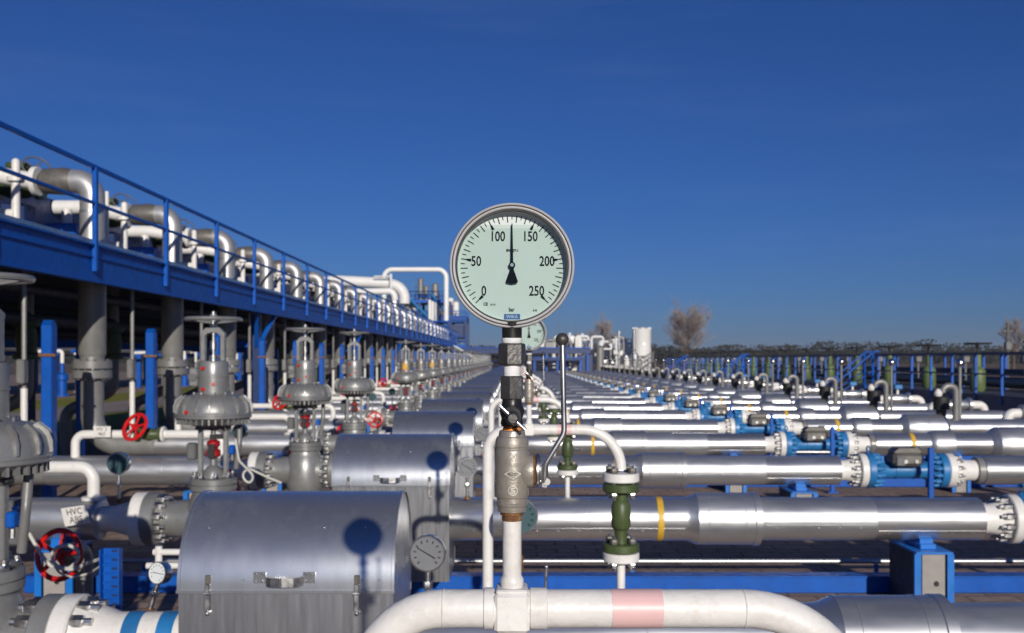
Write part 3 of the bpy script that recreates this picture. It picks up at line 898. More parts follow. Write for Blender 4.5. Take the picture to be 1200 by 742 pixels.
def make_gauge(detail=True):
    """the big dial gauge with its threaded neck; origin at the neck's foot, dial towards -y."""
    zc = CZ + 110 * (1.28 - .016) / F
    SH = .020
    base = (0, 0, zz(440))
    t = thing('pressure_gauge', base, 'p', 'pressure gauge', 'big dial pressure gauges on the white loops')
    c = Vector((0, -.012, zc))
    Y = lambda b, prof, m, n=72, cap=True: b.lathe(prof, (0, SH, zc), (0, 1, 0), m, n, cap)
    b = MB(); Y(b, [(-.028, .0772), (-.026, .0772), (.012, .0772), (.022, .070), (.026, .05), (.026, 0)], M['stainless'], 72, False); b.build('case', t, base)
    b = MB(); Y(b, [(-.020, .0775), (-.022, .0796), (-.030, .0800), (-.0335, .0798)], M['blackened'], 96, False)
    Y(b, [(-.0335, .0798), (-.0362, .0790), (-.0370, .0778), (-.0362, .0767), (-.0345, .0763)], M['bezel'], 96, False)
    Y(b, [(-.0345, .0763), (-.0330, .0760), (-.0330, .0756), (-.0345, .0753)], M['blackened'], 96, False)
    Y(b, [(-.0345, .0753), (-.0360, .0749), (-.0366, .0738), (-.0360, .0726), (-.0345, .0719)], M['bezel'], 96, False)
    Y(b, [(-.0345, .0719), (-.0295, .0712)], M['blackened'], 96, False)
    b.build('bezel', t, base)
    b = MB(); Y(b, [(-.0294, .0728), (-.0345, .0716), (-.0345, .0700), (-.024, .0700)], M['black'], 72, False); b.build('sealing_ring', t, base)
    b = MB(); b.lathe([(-.0285, .0715), (-.0160, .0700), (-.0158, .0700)], (0, SH, zc), (0, 1, 0), M['dial'], 72, False)
    b.lathe([(-.0160, .0705), (-.0150, .0705)], (0, SH, zc), (0, 1, 0), M['dial'], 72); b.build('dial', t, base)
    pr = MB(); pc = Vector((0, SH - .0164, zc))
    dial_prints(pr, pc, .0705)
    U2 = U
    px = lambda x, y: Vector(((x - 600) * U2, SH - .0164, zc - (y - 311) * U2))
    ux, uy = Vector((1, 0, 0)), Vector((0, 0, 1))
    text_mesh(pr, 'EN 837-1', .0046, px(600.5, 292), ux, uy, M['print'], .9, bold=.00022)
    text_mesh(pr, 'bar', .0074, px(599.5, 361.5), ux, uy, M['print'], .75, bold=.00022)
    text_mesh(pr, 'CE', .0052, px(569, 355), ux, uy, M['print'], .9, bold=.00022)
    text_mesh(pr, '0 1 0', .0032, px(577.5, 355.6), ux, uy, M['print'], .9, bold=.00022)
    text_mesh(pr, 'S 10', .0034, px(627, 362.5), ux, uy, M['print'], .8, bold=.00022)
    x0, z0 = (590.5 - 600) * U2, zc - (373 - 311) * U2
    x1, z1 = (609.5 - 600) * U2, zc - (366.5 - 311) * U2
    pr.add([(x0, SH - .0164, z0), (x1, SH - .0164, z0), (x1, SH - .0164, z1), (x0, SH - .0164, z1)], [(0, 1, 2, 3)], M['logoblue'])
    q = px(600, 369.8); q.y -= .0003
    text_mesh(pr, 'WIKA', .0056, q, ux, uy, M['dial'], 1.0)
    text_mesh(pr, 'Cl. 1.0', .0024, px(600, 375.2), ux, uy, M['print'], .9)
    pr.build('dial_print', t, base)
    nd = MB()
    tri = [(-.0017, 0), (-.0007, .052), (0, .0545), (.0007, .052), (.0017, 0), (.0024, -.006), (.0076, -.0205), (.0068, -.0228), (0, -.0240), (-.0068, -.0228), (-.0076, -.0205), (-.0024, -.006)]
    nd.plate(tri, M['print'], (0, SH - .0215, zc + .0016), (1, 0, 0), (0, 0, 1), .0008)
    nd.cyl((0, SH - .019, zc + .0016), (0, SH - .0235, zc + .0016), .0042, M['print'], 24)
    ne = nd.build('needle', t, base)
    nd = MB(); nd.cyl((0, SH - .0235, zc + .0016), (0, SH - .0248, zc + .0016), .0023, M['stainless'], 16); nd.build('hub', ne, base)
    # glycerine filling up to a level line, then the window
    ang = math.asin(.0525 / .0698)
    poly = [(.0696 * math.cos(a), .0696 * math.sin(a)) for a in [PI - ang + (PI + 2 * ang) * i / 60 for i in range(61)]]
    b = MB(); b.plate(poly, M['glycerine'], (0, SH - .0272, zc), (1, 0, 0), (0, 0, 1), .0036); b.build('liquid_fill', t, base)
    b = MB(); Y(b, [(-.0318, .0712), (-.0305, .0712)], M['glass']); b.build('window', t, base)
    # neck and nuts
    b = MB(); b.lathe([(zz(402), .0125), (zz(384), .0128), (zz(378), .014)], (0, -.004, 0), (0, 0, 1), M['blackened'], 20); b.build('neck', t, base)
    b = MB(); b.lathe([(zz(402.5), .0122), (zz(401), .0133), (zz(397), .0133), (zz(396), .0122)], (0, -.004, 0), (0, 0, 1), M['teflon'], 20); b.build('washer', t, base)
    b = MB(); b.hexa((0, -.004, zz(428)), (0, -.004, zz(402.5)), .0178, M['darksteel'], R(12), .07); b.build('hex_nut', t, base, ang=25)
    b = MB(); b.lathe([(zz(441), .0102), (zz(440), .0108), (zz(437), .0104), (zz(435), .0109), (zz(432), .0105), (zz(428), .0108)], (0, -.004, 0), (0, 0, 1), M['teflon'], 20); b.build('sealing_tape', t, base)
    return t


def make_block_valve():
    """needle valve with T handle, angled body, lever."""
    base = (0, 0, zz(604))
    t = thing('isolating_valve', base, 'v', 'valve', 'beige isolating valves below the gauges')
    y0 = -.004
    Z = lambda b, prof, m, n=32, cap=True: b.lathe(prof, (0, 0, 0), (0, 0, 1), m, n, cap)
    D = lambda b, prof, m, n=24: b.lathe(prof, (0, y0, 0), (0, 0, 1), m, n)
    b = MB(); b.hexa((0, y0, zz(468)), (0, y0, zz(440.5)), .0155, M['darksteel'], R(20), .05); b.build('union_nut', t, base, ang=25)
    b = MB(); D(b, [(zz(501), .0095), (zz(499), .0135), (zz(496), .0148), (zz(490), .0135), (zz(486), .0150), (zz(481), .0165), (zz(476), .0140), (zz(471), .0125), (zz(467), .0125)], M['blackened'])
    b.cyl((0, y0, zz(486)), (0, y0 - .017, zz(486)), .0115, M['blackened'], 20); nb = b.build('needle_valve_body', t, base)
    b = MB(); kc = Vector((xx(601), y0 - .017, zz(488)))
    b.lathe([(0, .0105), (.006, .0105), (.008, .008), (.012, .0075), (.02, .0075), (.024, .0055)], kc, (0, -1, 0), M['darksteel'], 20)
    d = Vector((.72, 0, -.69)).normalized()
    kc2 = kc + Vector((0, -.016, 0))
    b.cyl(kc2 - d * .0215, kc2 + d * .0215, .0027, M['stainless'], 12)
    b.build('tee_handle', nb, base)
    b = MB(); Z(b, [(zz(506), .0118), (zz(504), .0125), (zz(501), .0115), (zz(499.5), .0095)], M['orange'], 20); b.build('sealant', t, base)
    # casting
    b = MB()
    Z(b, [(zz(600), 0.0136), (zz(599), 0.0180), (zz(593), 0.0185), (zz(592), 0.0198), (zz(589), 0.0203), (zz(588), 0.0194), (zz(583), 0.0194), (zz(582), 0.0209), (zz(579), 0.0214), (zz(574), 0.0216), (zz(530), 0.0218), (zz(527), 0.0214), (zz(526), 0.0205), (zz(524), 0.0205), (zz(523), 0.0214), (zz(518), 0.0215), (zz(515), 0.0207), (zz(512), 0.0194), (zz(511), 0.0174), (zz(505), 0.0163), (zz(504), 0.0142)], M['beige'], 40)
    b.lathe([(.006, .0165), (.011, .0185), (.016, .0205), (.020, .0216), (.025, .0215), (.0275, .0208)], (0, 0, zz(552)), (1, 0, 0), M['beige'], 32)
    cb = b.build('valve_casting', t, base)
    # marks on the casting; offset dark and light copies paint relief shading
    e = MB(); yb = -.0203
    def loop(pts, w, m, y, closed=True):
        k = len(pts)
        for i in range(k if closed else k - 1):
            a, c = Vector(pts[i]), Vector(pts[(i + 1) % k])
            dd = (c - a).normalized() * w * .5; nn = Vector((-dd.y, dd.x))
            q = [a - dd + nn, a - dd - nn, c + dd - nn, c + dd + nn]
            def lift(p):
                yy = -math.sqrt(max(0, .0218 ** 2 - p.x ** 2)) if abs(p.x) < .0218 else 0
                return Vector((p.x, yy + y, p.y))
            e.add([lift(p) for p in q], [(0, 1, 2, 3)], m)
    cx, cz = xx(600.5), zz(553.5)
    for off, m, y in ((0, M['beigedark'], -.0008), (.0004, M['beigelight'], -.0011)):
        loop([(cx - .0098 + off, cz), (cx + off, cz + .0062), (cx + .0098 + off, cz), (cx + off, cz - .0062)], .0014, m, y)
        ring = [(cx + off + .0058 * math.cos(i * PI / 8), zz(572.5) + .0058 * math.sin(i * PI / 8)) for i in range(16)]
        loop(ring, .0013, m, y)
        s_ = [(cx + off + .003, zz(572.5) + .0032), (cx + off - .002, zz(572.5) + .0028), (cx + off - .002, zz(572.5) + .0006), (cx + off + .002, zz(572.5) - .0006), (cx + off + .002, zz(572.5) - .0028), (cx + off - .003, zz(572.5) - .0032)]
        loop(s_, .0012, m, y, False)
        loop([(cx + off - .0042, zz(535)), (cx + off - .002, zz(532)), (cx + off + .002, zz(532)), (cx + off + .0042, zz(535)), (cx + off + .0012, zz(535.5))], .0011, m, y, False)
    text_mesh(e, 'YZT', .0056, (cx, -.0231, cz - .0002), (1, 0, 0), (0, 0, 1), M['beigedark'], .95)
    e.build('cast_marking', cb, base)
    b = MB(); Z(b, [(zz(603.5), .0105), (zz(603), .0150), (zz(599.5), .0152), (zz(599), .0135)], M['rust'], 12); b.build('rusty_collar', t, base)
    b = MB(); Z(b, [(zz(610), .0123), (zz(607), .0127), (zz(603), .0126)], M['rust'], 20); b.build('rusty_thread', t, base)
    b = MB(); b.lathe([(.0272, .0212), (.0300, .0212)], (0, 0, zz(552)), (1, 0, 0), M['rust'], 28)
    b.build('gasket', t, base)
    b = MB(); b.lathe([(.0300, .018), (.0315, .0215), (.0345, .0215), (.036, .020)], (0, 0, zz(551)), (1, 0, 0), M['steel'], 28); b.build('cover_disc', t, base)
    # lever
    b = MB(); b.tube([(xx(637.5), -.012, zz(564)), (xx(638.5), -.014, zz(543)), (xx(660.5), -.014, zz(507)), (xx(658.5), -.014, zz(404))], .0036, M['steel'], 16, .02, 6)
    b.box((xx(638), -.012, zz(557)), (.009, .005, .030), M['steel'], ch=.0015)
    lv = b.build('lever', t, base)
    b = MB(); b.ball((xx(658.3), -.014, zz(398)), .0083, M['darksteel'], 24, 16); b.build('ball_knob', lv, base)
    b = MB(); b.cyl((xx(633), -.008, zz(563)), (xx(644), -.008, zz(563)), .0035, M['steel'], 10); b.torus((xx(640.5), -.014, zz(563)), (0, 1, 0), .0038, .0015, M['steel'], 18, 6); b.cyl((xx(640.5), -.010, zz(563)), (xx(640.5), -.0155, zz(563)), .003, M['steel'], 10)
    b.build('pivot', lv, base)
    return t


GX0 = -.0055
lp = make_loop(.448, .151)
lp.location = Vector((GX0, 1.28, AX)); tag(lp, 'thick white pipe loop with a pink band directly below the big gauge', 'pipe loop')
gv = make_green_valve()
ga = make_gauge(); ga.location += Vector((GX0, 1.28, 0)); tag(ga, 'big round pressure gauge with 0 to 250 bar scale against the blue sky', 'pressure gauge')
bv = make_block_valve(); bv.location += Vector((GX0, 1.28, 0)); tag(bv, 'beige cast valve with ball ended lever directly below the big gauge', 'valve')
lp2 = make_loop(.417, .208, False)
lrows = list(range(1, 13))
for i, k in enumerate(lrows):
    jx = .058 if k == 1 else .03 + random.uniform(-.05, .03)
    y = row_y(k) + .15
    o = lp2 if i == 0 else dup(lp2); o.location = Vector((jx, y, AX))
    o['label'] = 'white pipe loop standing on the %s pipe row behind the big gauge' % ORD[k]
    o = dup(ga); o.location = Vector((jx, y, zz(440))); o['label'] = 'smaller looking dial gauge standing on the %s pipe row' % ORD[k]
    o = dup(bv); o.location = Vector((jx, y, zz(604)))
    o['label'] = 'beige cast lever valve under the dial gauge of the %s pipe row' % ORD[k]
    o = gv if i == 0 else dup(gv); o.location = Vector((jx + .417, y, .80 if k > 1 else .80))
    o['label'] = 'green flanged valve with white flanges on the %s pipe row' % ORD[k]


# -------- small dial gauges screwed into the pipes
def small_gauge(dialm, stem, rusty=False, lean=0.0, r=.078, val=.7):
    base = (0, 0, 0)
    t = thing('dial_gauge', base, 's', 'dial gauge')
    zc = stem + r
    b = MB(); b.lathe([(-.03, r * .97), (-.03, r), (-.028, r * 1.0), (.01, r * .98), (.018, r * .9)], (0, 0, zc), (0, 1, 0), M['stainless'], 40); b.lathe([(-.0302, r * 1.0), (-.034, r * .97), (-.034, r * .9), (-.030, r * .885)], (0, 0, zc), (0, 1, 0), M['stainless'], 40, False); b.build('case', t, base)
    b = MB(); b.lathe([(-.0315, r * .9), (-.0305, r * .9)], (0, 0, zc), (0, 1, 0), dialm, 40); b.build('dial', t, base)
    p = MB(); c = Vector((0, -.0319, zc))
    for i in range(11):
        a = R(-135 + 27 * i); d = Vector((math.sin(a), 0, math.cos(a))); e = Vector((math.cos(a), 0, -math.sin(a)))
        p.add([c + d * r * .6 - e * r * .03, c + d * r * .76 - e * r * .03, c + d * r * .76 + e * r * .03, c + d * r * .6 + e * r * .03], [(0, 1, 2, 3)], M['print'])
    p.build('dial_print', t, base)
    a = R(-135 + 270 * val); d = Vector((math.sin(a), math.cos(a), 0)); 
    q = MB(); q.plate([(-r * .5, -r * .03), (r * .65, -r * .02), (r * .65, r * .02), (-r * .5, r * .03)], M['print'], (0, -.0335, zc), (d.x, 0, d.y), (-d.y, 0, d.x), .001); q.build('needle', t, base)
    b = MB()
    sm = M['rust'] if rusty else M['steel']
    b.cyl((0, -.008, 0), (0, -.008, stem + .01), .012, sm, 12)
    b.hexa((0, -.008, stem * .55), (0, -.008, stem * .75), .02, sm); b.hexa((0, -.008, 0), (0, -.008, stem * .15), .022, M['rust'] if not rusty else sm)
    b.build('stem', t, base)
    return t


sg = small_gauge(M['dialgrey'], .17, val=.28)
for i, k in enumerate(range(1, 9)):
    o = sg if i == 0 else dup(sg)
    o.location = Vector((-.375, row_y(k) - .13, .83)); o.rotation_euler.z = R(-2 if k == 1 else random.uniform(-8, 8))
    tag(o, 'grey faced dial gauge beside the cover on the %s pipe row' % ORD[k], 'dial gauge', 'grey dial gauges beside the covers')
g3 = small_gauge(M['dialteal'], .36, True, val=.55)
g3.location = Vector((.010, row_y(1) - .12, .795)); g3.rotation_euler.z = R(14)
tag(g3, 'teal faced dial gauge on a rusty stem half hidden by the white riser', 'dial gauge')
b = MB(); p = Vector((.102, row_y(1) - .15, .80))
b.tube([p + Vector((0, -.02, .05)), p + Vector((.02, -.02, .09)), p + Vector((.025, -.02, .22))], .007, M['steel'], 10, .02)
b.ball(p + Vector((.025, -.02, .225)), .009, M['steel'], 10, 8); b.cyl(p + Vector((-.05, -.01, .05)), p + Vector((.012, -.02, .05)), .012, M['steel'], 10)
tag(b.build('valve_lever', org=p), 'thin bent steel lever beside the rusty gauge stem', 'lever')
g4 = small_gauge(M['dialteal'], .22, False, val=.5, r=.086)
for i, k in enumerate(range(2, 8)):
    o = g4 if i == 0 else dup(g4)
    o.location = Vector((-3.04, row_y(k) - .1, .80)); o.rotation_euler.z = R(random.uniform(-12, 4))
    tag(o, 'pale blue faced dial gauge beside the control valve of the %s pipe row' % ORD[k], 'dial gauge', 'pale blue gauges beside the control valves')
g5 = small_gauge(M['dialgrey'].copy(), .14, False, val=.8, r=.052)
g5.children[1].data.materials[0] = M['dial']
g5.location = at(176, 718, 4.62); g5.rotation_euler = (R(-8), R(14), R(-25))
tag(g5, 'small tilted white dial gauge just beside the first metal cover', 'dial gauge')


# -------- white bypass line with green valve and red wheel, one per row
def make_bypass():
    base = (-4.9, 0, AX)
    t = thing('bypass_line', base, 'b', 'bypass pipe', 'white bypass pipes with red handwheels')
    H = 1.9 - .835
    b = MB(); b.tube([(-4.9, -.02, AX + .15), (-4.9, -.02, H), (-4.2, -.02, H)], .047, M['white'], 18, .11, 8); b.build('pipe', t, base)
    b = MB(); b.tube([(-3.95, -.02, H), (-3.27, -.02, H), (-3.27, -.02, AX + .15)], .047, M['white'], 18, .11, 8)
    b.lathe([(AX + .15, .09), (AX + .175, .09), (AX + .18, .06)], (-3.27, -.02, 0), (0, 0, 1), M['white'], 20); b.build('pipe', t, base)
    b = MB()
    b.lathe([(-.14, .085), (-.11, .085), (-.105, .05), (-.05, .06), (0, .075), (.05, .06), (.105, .05), (.11, .085), (.14, .085)], (-4.08, -.02, H), (1, 0, 0), M['green'], 24)
    b.lathe([(0, .05), (.1, .045), (.12, .03), (.2, .025)], (-4.1, -.02, H), Vector((-.38, -.80, .46)), M['green'], 16)
    b.build('valve_body', t, base)
    for x in (-4.24, -3.92):
        b = MB(); b.lathe(ringprof(x - .015, x + .015, .088, .004), (0, -.02, H), (1, 0, 0), M['white'], 24); b.build('flange', t, base)
    a = Vector((-.38, -.80, .46)).normalized()
    c = Vector((-4.1, -.02, H)) + a * .2
    b = MB(); b.torus(c, a, .15, .02, M['red'], 32, 8)
    u = a.orthogonal().normalized(); w = a.cross(u)
    for i in range(5):
        d = u * math.cos(i * 2 * PI / 5) + w * math.sin(i * 2 * PI / 5); b.cyl(c, c + d * .15, .013, M['red'], 8)
    b.cyl(c - a * .03, c + a * .03, .03, M['red'], 12); b.build('handwheel', t, base)
    return t


repeat(make_bypass(), range(1, 13), lambda k: 'white bypass pipe with green valve and red wheel on the %s pipe row' % ORD[k], lod=8)


def make_sign(lines, w=.2, h=.13):
    t = thing('tag_sign', (0, 0, 0), 's', 'sign')
    b = MB(); b.box((0, 0, 0), (w, .006, h), M['white'], ch=.002); b.build('sign_plate', t)
    b = MB()
    for i, s in enumerate(lines):
        text_mesh(b, s, h * .5, (0, -.0036, h * .22 - i * h * .44), (1, 0, 0), (0, 0, 1), M['print'], .95)
    b.build('lettering', t)
    b = MB(); b.cyl((0, .004, -.02), (0, .05, -.02), .012, M['steel'], 8); b.cyl((-w * .35, .03, 0), (w * .35, .03, 0), .008, M['steel'], 8); b.build('bracket', t)
    return t


s1 = make_sign(['HVC', 'ABS'], .215, .142); s1.location = at(88.5, 604.5, 7.45); s1.rotation_euler = (R(8), R(-9), R(-12))
tag(s1, 'tilted white tag reading HVC ABS above the red wheel with the cable', 'sign')
s2 = make_sign(['HV 3', '465'], .2, .12); s2.location = at(119.5, 506, 10.95); s2.rotation_euler = (0, 0, R(-6))
tag(s2, 'white tag with two lines of black writing on the third bypass pipe', 'sign')


# -------- low drain valves with red wheels between the rows
def make_drain():
    base = (-2.76, -1.72, 0)
    t = thing('drain_valve', base, 'd', 'valve', 'low drain valves with red wheels')
    c = Vector((-2.76, -1.72, .72))
    b = MB(); b.tube([(-2.70, -1.5, 0), (-2.70, -1.5, .70), (-2.72, -1.62, .72)], .05, M['grey'], 16, .06); b.build('drain_pipe', t, base)
    a = Vector((-.2, -.95, .15)).normalized()
    b = MB(); b.lathe([(0, .07), (.08, .06), (.1, .03), (.16, .02)], c - a * .13, a, M['riser'], 16); b.build('valve_body', t, base)
    b = MB(); b.torus(c, a, .145, .017, M['red'], 32, 8)
    u = a.orthogonal().normalized(); w = a.cross(u)
    for i in range(5):
        d = u * math.cos(i * 2 * PI / 5) + w * math.sin(i * 2 * PI / 5); b.cyl(c, c + d * .145, .014, M['red'], 8)
    b.cyl(c - a * .02, c + a * .03, .03, M['red'], 12); b.build('handwheel', t, base)
    return t


repeat(make_drain(), range(2, 12), lambda k: 'grey drain valve with red wheel standing before the %s pipe row' % ORD[k], lod=8)


def tube_thing(name, pts, r, m, label, cat, bend=.03, n=10, group=None):
    b = MB(); b.tube(pts, r, m, n, bend, 6)
    return tag(b.build(name, org=Vector(pts[0])), label, cat, group)


D = 5.86
loop = [at(20, 607, D), at(34, 625, D), at(48, 650, D), at(60, 664, D), at(80, 668, D), at(93, 655, D), at(91, 643, D), at(80, 639, D), at(66, 641, D), at(59, 652, D), at(66, 664, D), at(85, 668, D), at(100, 661, D), at(115, 656, D - .1), at(128, 652, D - .3)]
tube_thing('cable', loop, .011, M['cable'], 'white cable coiled round the red wheel by the tilted tag', 'cable', .06, 8)
loop = [at(61, 660, D), at(70, 672, D), at(85, 677, D), at(105, 672, D), at(120, 662, D - .2), at(126, 655, D - .3)]
tube_thing('cable', loop, .007, M['cable'], 'thin greenish cable hanging below the coiled white cable', 'cable', .06, 8)
# junction box with two blue glands
t = thing('junction_box', at(14, 640, 6.0), 'dark junction box with two blue glands beside the row of control valves', 'junction box')
tb = t.location
b = MB(); b.box(at(16, 612, 6.0), (.13, .1, .27), M['greydark'], ch=.012); b.build('box', t, tb)
for y in (595, 605):
    b = MB(); p = at(20, y, 5.94); b.cyl(p, p + Vector((.005, -.04, 0)), .017, M['supblue'], 10); b.build('cable_gland', t, tb)
# blue cable tray
b = MB(); p = at(130, 700, 5.35)
for sx in (-1, 1):
    b.box(p + Vector((sx * .05, 0, .0)), (.006, .05, .52), M['blue'])
b.box(p + Vector((0, .02, 0)), (.094, .004, .52), M['blue'])
for i in range(10):
    b.box(p + Vector((0, .012, -.21 + i * .048)), (.098, .012, .010), M['blue']); b.box(p + Vector((.012, .0165, -.186 + i * .048)), (.03, .002, .014), M['blueshade'])  # navy tabs on the back plate paint the shading of its holes
t = tag(b.build('cable_tray', org=p - Vector((0, 0, .26))), 'upright blue perforated cable tray beside the red wheel', 'cable tray')
# white sample tubes behind the first cover
b = MB()
for y in (647, 663):
    b.cyl(at(172 if y == 663 else 180, y, 5.6), at(300, y, 5.6), .018, M['white'], 10)
b.cyl(at(186, 640, 5.6), at(186, 670, 5.6), .02, M['white'], 10)
tag(b.build('sample_tube', org=at(186, 670, 5.6)), 'white branched sample tube just behind the first metal cover', 'tube')
loopc = [at(276, 515, 7.5), at(280, 540, 7.45), at(292, 552, 7.4), at(303, 565, 7.4), at(290, 566, 7.4), at(281, 556, 7.4), at(292, 549, 7.45), at(315, 560, 7.5), at(330, 566, 7.5)]
tube_thing('cable', loopc, .009, M['cable'], 'white cable looping beside the second control valve', 'cable', .05, 8)


# -------- vents with black canisters, white topped posts and small valves towards the far rail
def make_vent():
    base = (7.85, 0, AX + .1)
    t = thing('vent_pipe', base, 'v', 'vent pipe', 'gooseneck vent pipes with black canisters')
    b = MB(); b.tube([(7.86, 0, AX + .14), (7.86, 0, 1.42), (7.62, 0, 1.42), (7.62, 0, 1.30)], .058, M['riser'], 16, .11, 8); b.build('gooseneck', t, base)
    b = MB(); b.lathe([(.80, .08), (.99, .09), (1.0, .14), (1.22, .14), (1.24, .1)], (7.60, 0, 0), (0, 0, 1), M['black'], 20); b.build('canister', t, base)
    b = MB(); b.lathe([(1.24, .06), (1.29, .075), (1.34, .05), (1.37, .02)], (7.53, -.03, 0), (0, 0, 1), M['white'], 14); b.build('cap', t, base)
    return t


repeat(make_vent(), range(2, NROW + 1), lambda k: 'grey gooseneck vent with black canister on the %s pipe row' % ORD[k], lod=30)


def make_post():
    base = (8.2, .6, 0)
    t = thing('indicator_post', base, 'i', 'post', 'thin posts with white ball tops')
    b = MB(); b.cyl((8.2, .6, 0), (8.2, .6, 1.78), .03, M['riser'], 10); b.build('post', t, base)
    b = MB(); b.ball((8.2, .6, 1.83), .085, M['stainless'], 16, 10); b.build('ball_top', t, base)
    return t


repeat(make_post(), range(3, NROW + 1), lambda k: 'thin grey post with shiny ball top behind the %s pipe row' % ORD[k], lod=30)


def make_stub():
    base = (9.6, .55, 0)
    t = thing('ball_valve', base, 'b', 'valve', 'low blue and white valves near the blue walkway')
    b = MB(); b.lathe([(-.3, .16), (-.24, .16), (-.22, .1), (-.08, .13), (.08, .13), (.22, .1), (.24, .16), (.3, .16)], (9.6, .55, .9), (1, 0, 0), M['jacket_dull'], 24); b.build('valve_body', t, base)
    b = MB(); b.cyl((9.6, .55, 0), (9.6, .55, .8), .06, M['riser'], 12); b.build('foot', t, base)
    b = MB(); b.cyl((9.6, .55, 1.0), (9.6, .55, 1.15), .035, M['white'], 10); b.box((9.6, .55, 1.2), (.2, .2, .12), M['valveblue'], ch=.02); b.build('gear_case', t, base)
    for x0, x1 in ((9.05, 9.3), (9.9, 10.2)):
        b = MB(); b.tube([(x0 if x0 < 9.5 else x1, .55, .3), (x0 if x0 < 9.5 else x1, .55, .9), (9.3 if x0 < 9.5 else 9.9, .55, .9)], .09, M['white'], 16, .12); b.build('pipe_stub', t, base)
    return t


repeat(make_stub(), range(3, 18), lambda k: 'low light blue valve with white gear case behind the %s pipe row' % ORD[k], lod=30)

# ------------------------------------------------------------------ elevated walkway, with risers
WX = -5.7
DECK, WB = 3.45, 2.96
RAIL = 4.49
WY0, WY1 = 3.0, 96.0
t = thing('elevated_walkway', (WX, WY0, 0), 'long blue elevated walkway with handrail above the row of grey columns', 'walkway')
tb = t.location.copy()
L = WY1 - WY0; ym = (WY0 + WY1) / 2
b = MB(); b.box((WX - .03, ym, (DECK + WB) / 2), (.03, L, DECK - WB), M['blue'])
b.box((WX - .02, ym, DECK - .012), (.12, L, .024), M['blue']); b.box((WX - .02, ym, WB - .012), (.12, L, .024), M['blue'])
b.box((WX + .005, ym, DECK - .17), (.02, L, .02), M['blue'])
b.build('edge_beam', t, tb)
b = MB(); b.box((-8.6, ym, DECK - .06), (5.7, L, .04), M['deckgrey']); b.build('deck_plate', t, tb)
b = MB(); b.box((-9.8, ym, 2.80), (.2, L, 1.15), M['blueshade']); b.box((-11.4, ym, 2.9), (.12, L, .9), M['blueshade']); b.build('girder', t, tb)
for name, z, rr in (('top_rail', RAIL, .028), ('mid_rail', DECK + .55, .02)):
    b = MB(); b.box((WX + .02, ym, z), (.05, L, rr * 2), M['blue'], ch=.008); b.build(name, t, tb)
b = MB(); b.box((WX - .08, ym, DECK + .06), (.012, L, .05), M['steel']); b.build('toe_board', t, tb)
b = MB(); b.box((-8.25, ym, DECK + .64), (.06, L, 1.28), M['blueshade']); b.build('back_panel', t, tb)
y = 10.7 - 2.72 * 2; i = 0
while y < WY1:
    b = MB(); b.box((WX + .025, y, (RAIL + WB + .12) / 2), (.065, .075, RAIL - WB - .12), M['blue'], ch=.006); b.build('post', t, tb); y += 2.72
b = MB(); b.box((-11.3, ym, RAIL), (.05, L, .06), M['blue']); b.build('top_rail', t, tb)
y = 9.46
while y < WY1:
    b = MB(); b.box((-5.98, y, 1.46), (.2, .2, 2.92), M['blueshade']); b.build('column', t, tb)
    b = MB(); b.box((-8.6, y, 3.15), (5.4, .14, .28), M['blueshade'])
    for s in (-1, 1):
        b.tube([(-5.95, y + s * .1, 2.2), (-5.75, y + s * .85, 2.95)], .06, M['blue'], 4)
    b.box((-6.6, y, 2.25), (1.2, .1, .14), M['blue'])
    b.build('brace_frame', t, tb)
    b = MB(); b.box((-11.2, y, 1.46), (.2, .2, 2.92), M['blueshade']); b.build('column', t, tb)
    y += 13.44
for x, z, r in ((-7.2, 2.95, .09), (-7.7, 2.55, .12), (-8.3, 2.75, .08), (-8.9, 2.4, .1)):
    b = MB(); b.cyl((x, WY0, z), (x, WY1, z), r, M['navysteel_shade'], 12); b.build('hanging_pipe', t, tb)  # pipe colour darkened to deepen the shade below the deck


def make_riser():
    base = (-6.15, 0, 1.6)
    t = thing('riser_pipe', base, 'r', 'riser', 'silver riser pipes passing up through the walkway')
    O = (-6.15, 0, 0)
    b = MB(); b.lathe([(1.93, .165), (1.98, .19), (3.38, .19)], O, (0, 0, 1), M['riser'], 28); b.build('lower_pipe', t, base)
    b = MB()
    for z0, z1 in ((1.62, 1.74), (1.76, 1.88)):
        b.lathe(ringprof(z0, z1, .27, .01), O, (0, 0, 1), M['riser'], 32)
    b.lathe([(1.88, .17), (1.935, .17)], O, (0, 0, 1), M['riser'], 24)
    for i in range(12):
        a = i * PI / 6; p = Vector((-6.15 + .225 * math.cos(a), .225 * math.sin(a), 1.6)); b.cyl(p, p + Vector((0, 0, .30)), .02, M['steel'], 6)
    b.build('flange', t, base)
    b = MB(); b.tube([(-6.15, 0, 3.38), (-6.15, 0, 4.48), (-6.44, 0, 4.48)], .172, M['sleeve'], 28, .24, 10); b.build('upper_pipe', t, base)
    b = MB(); b.lathe([(0, .178), (.03, .178)], (-6.15, 0, 4.02), (0, 0, 1), M['jacket_dull'], 28); b.build('jacket_band', t, base)
    b = MB(); b.lathe([(-6.92, .10), (-6.84, .18), (-6.55, .20), (-6.43, .172)], (0, 0, 4.48), (1, 0, 0), M['meterbox'], 24); b.build('reducer', t, base)
    b = MB(); b.lathe(ringprof(-7.0, -6.92, .21, .006), (0, 0, 4.48), (1, 0, 0), M['white'], 28); b.build('flange', t, base)
    b = MB(); b.tube([(-6.99, 0, 4.48), (-7.75, -.1, 4.60), (-8.2, -.1, 4.60)], .125, M['white'], 18, .3); b.build('white_pipe', t, base)
    return t


repeat(make_riser(), range(2, NROW + 1), lambda k: 'grey riser with bright elbow above the deck, ending the %s pipe row' % ORD[k], lod=30)


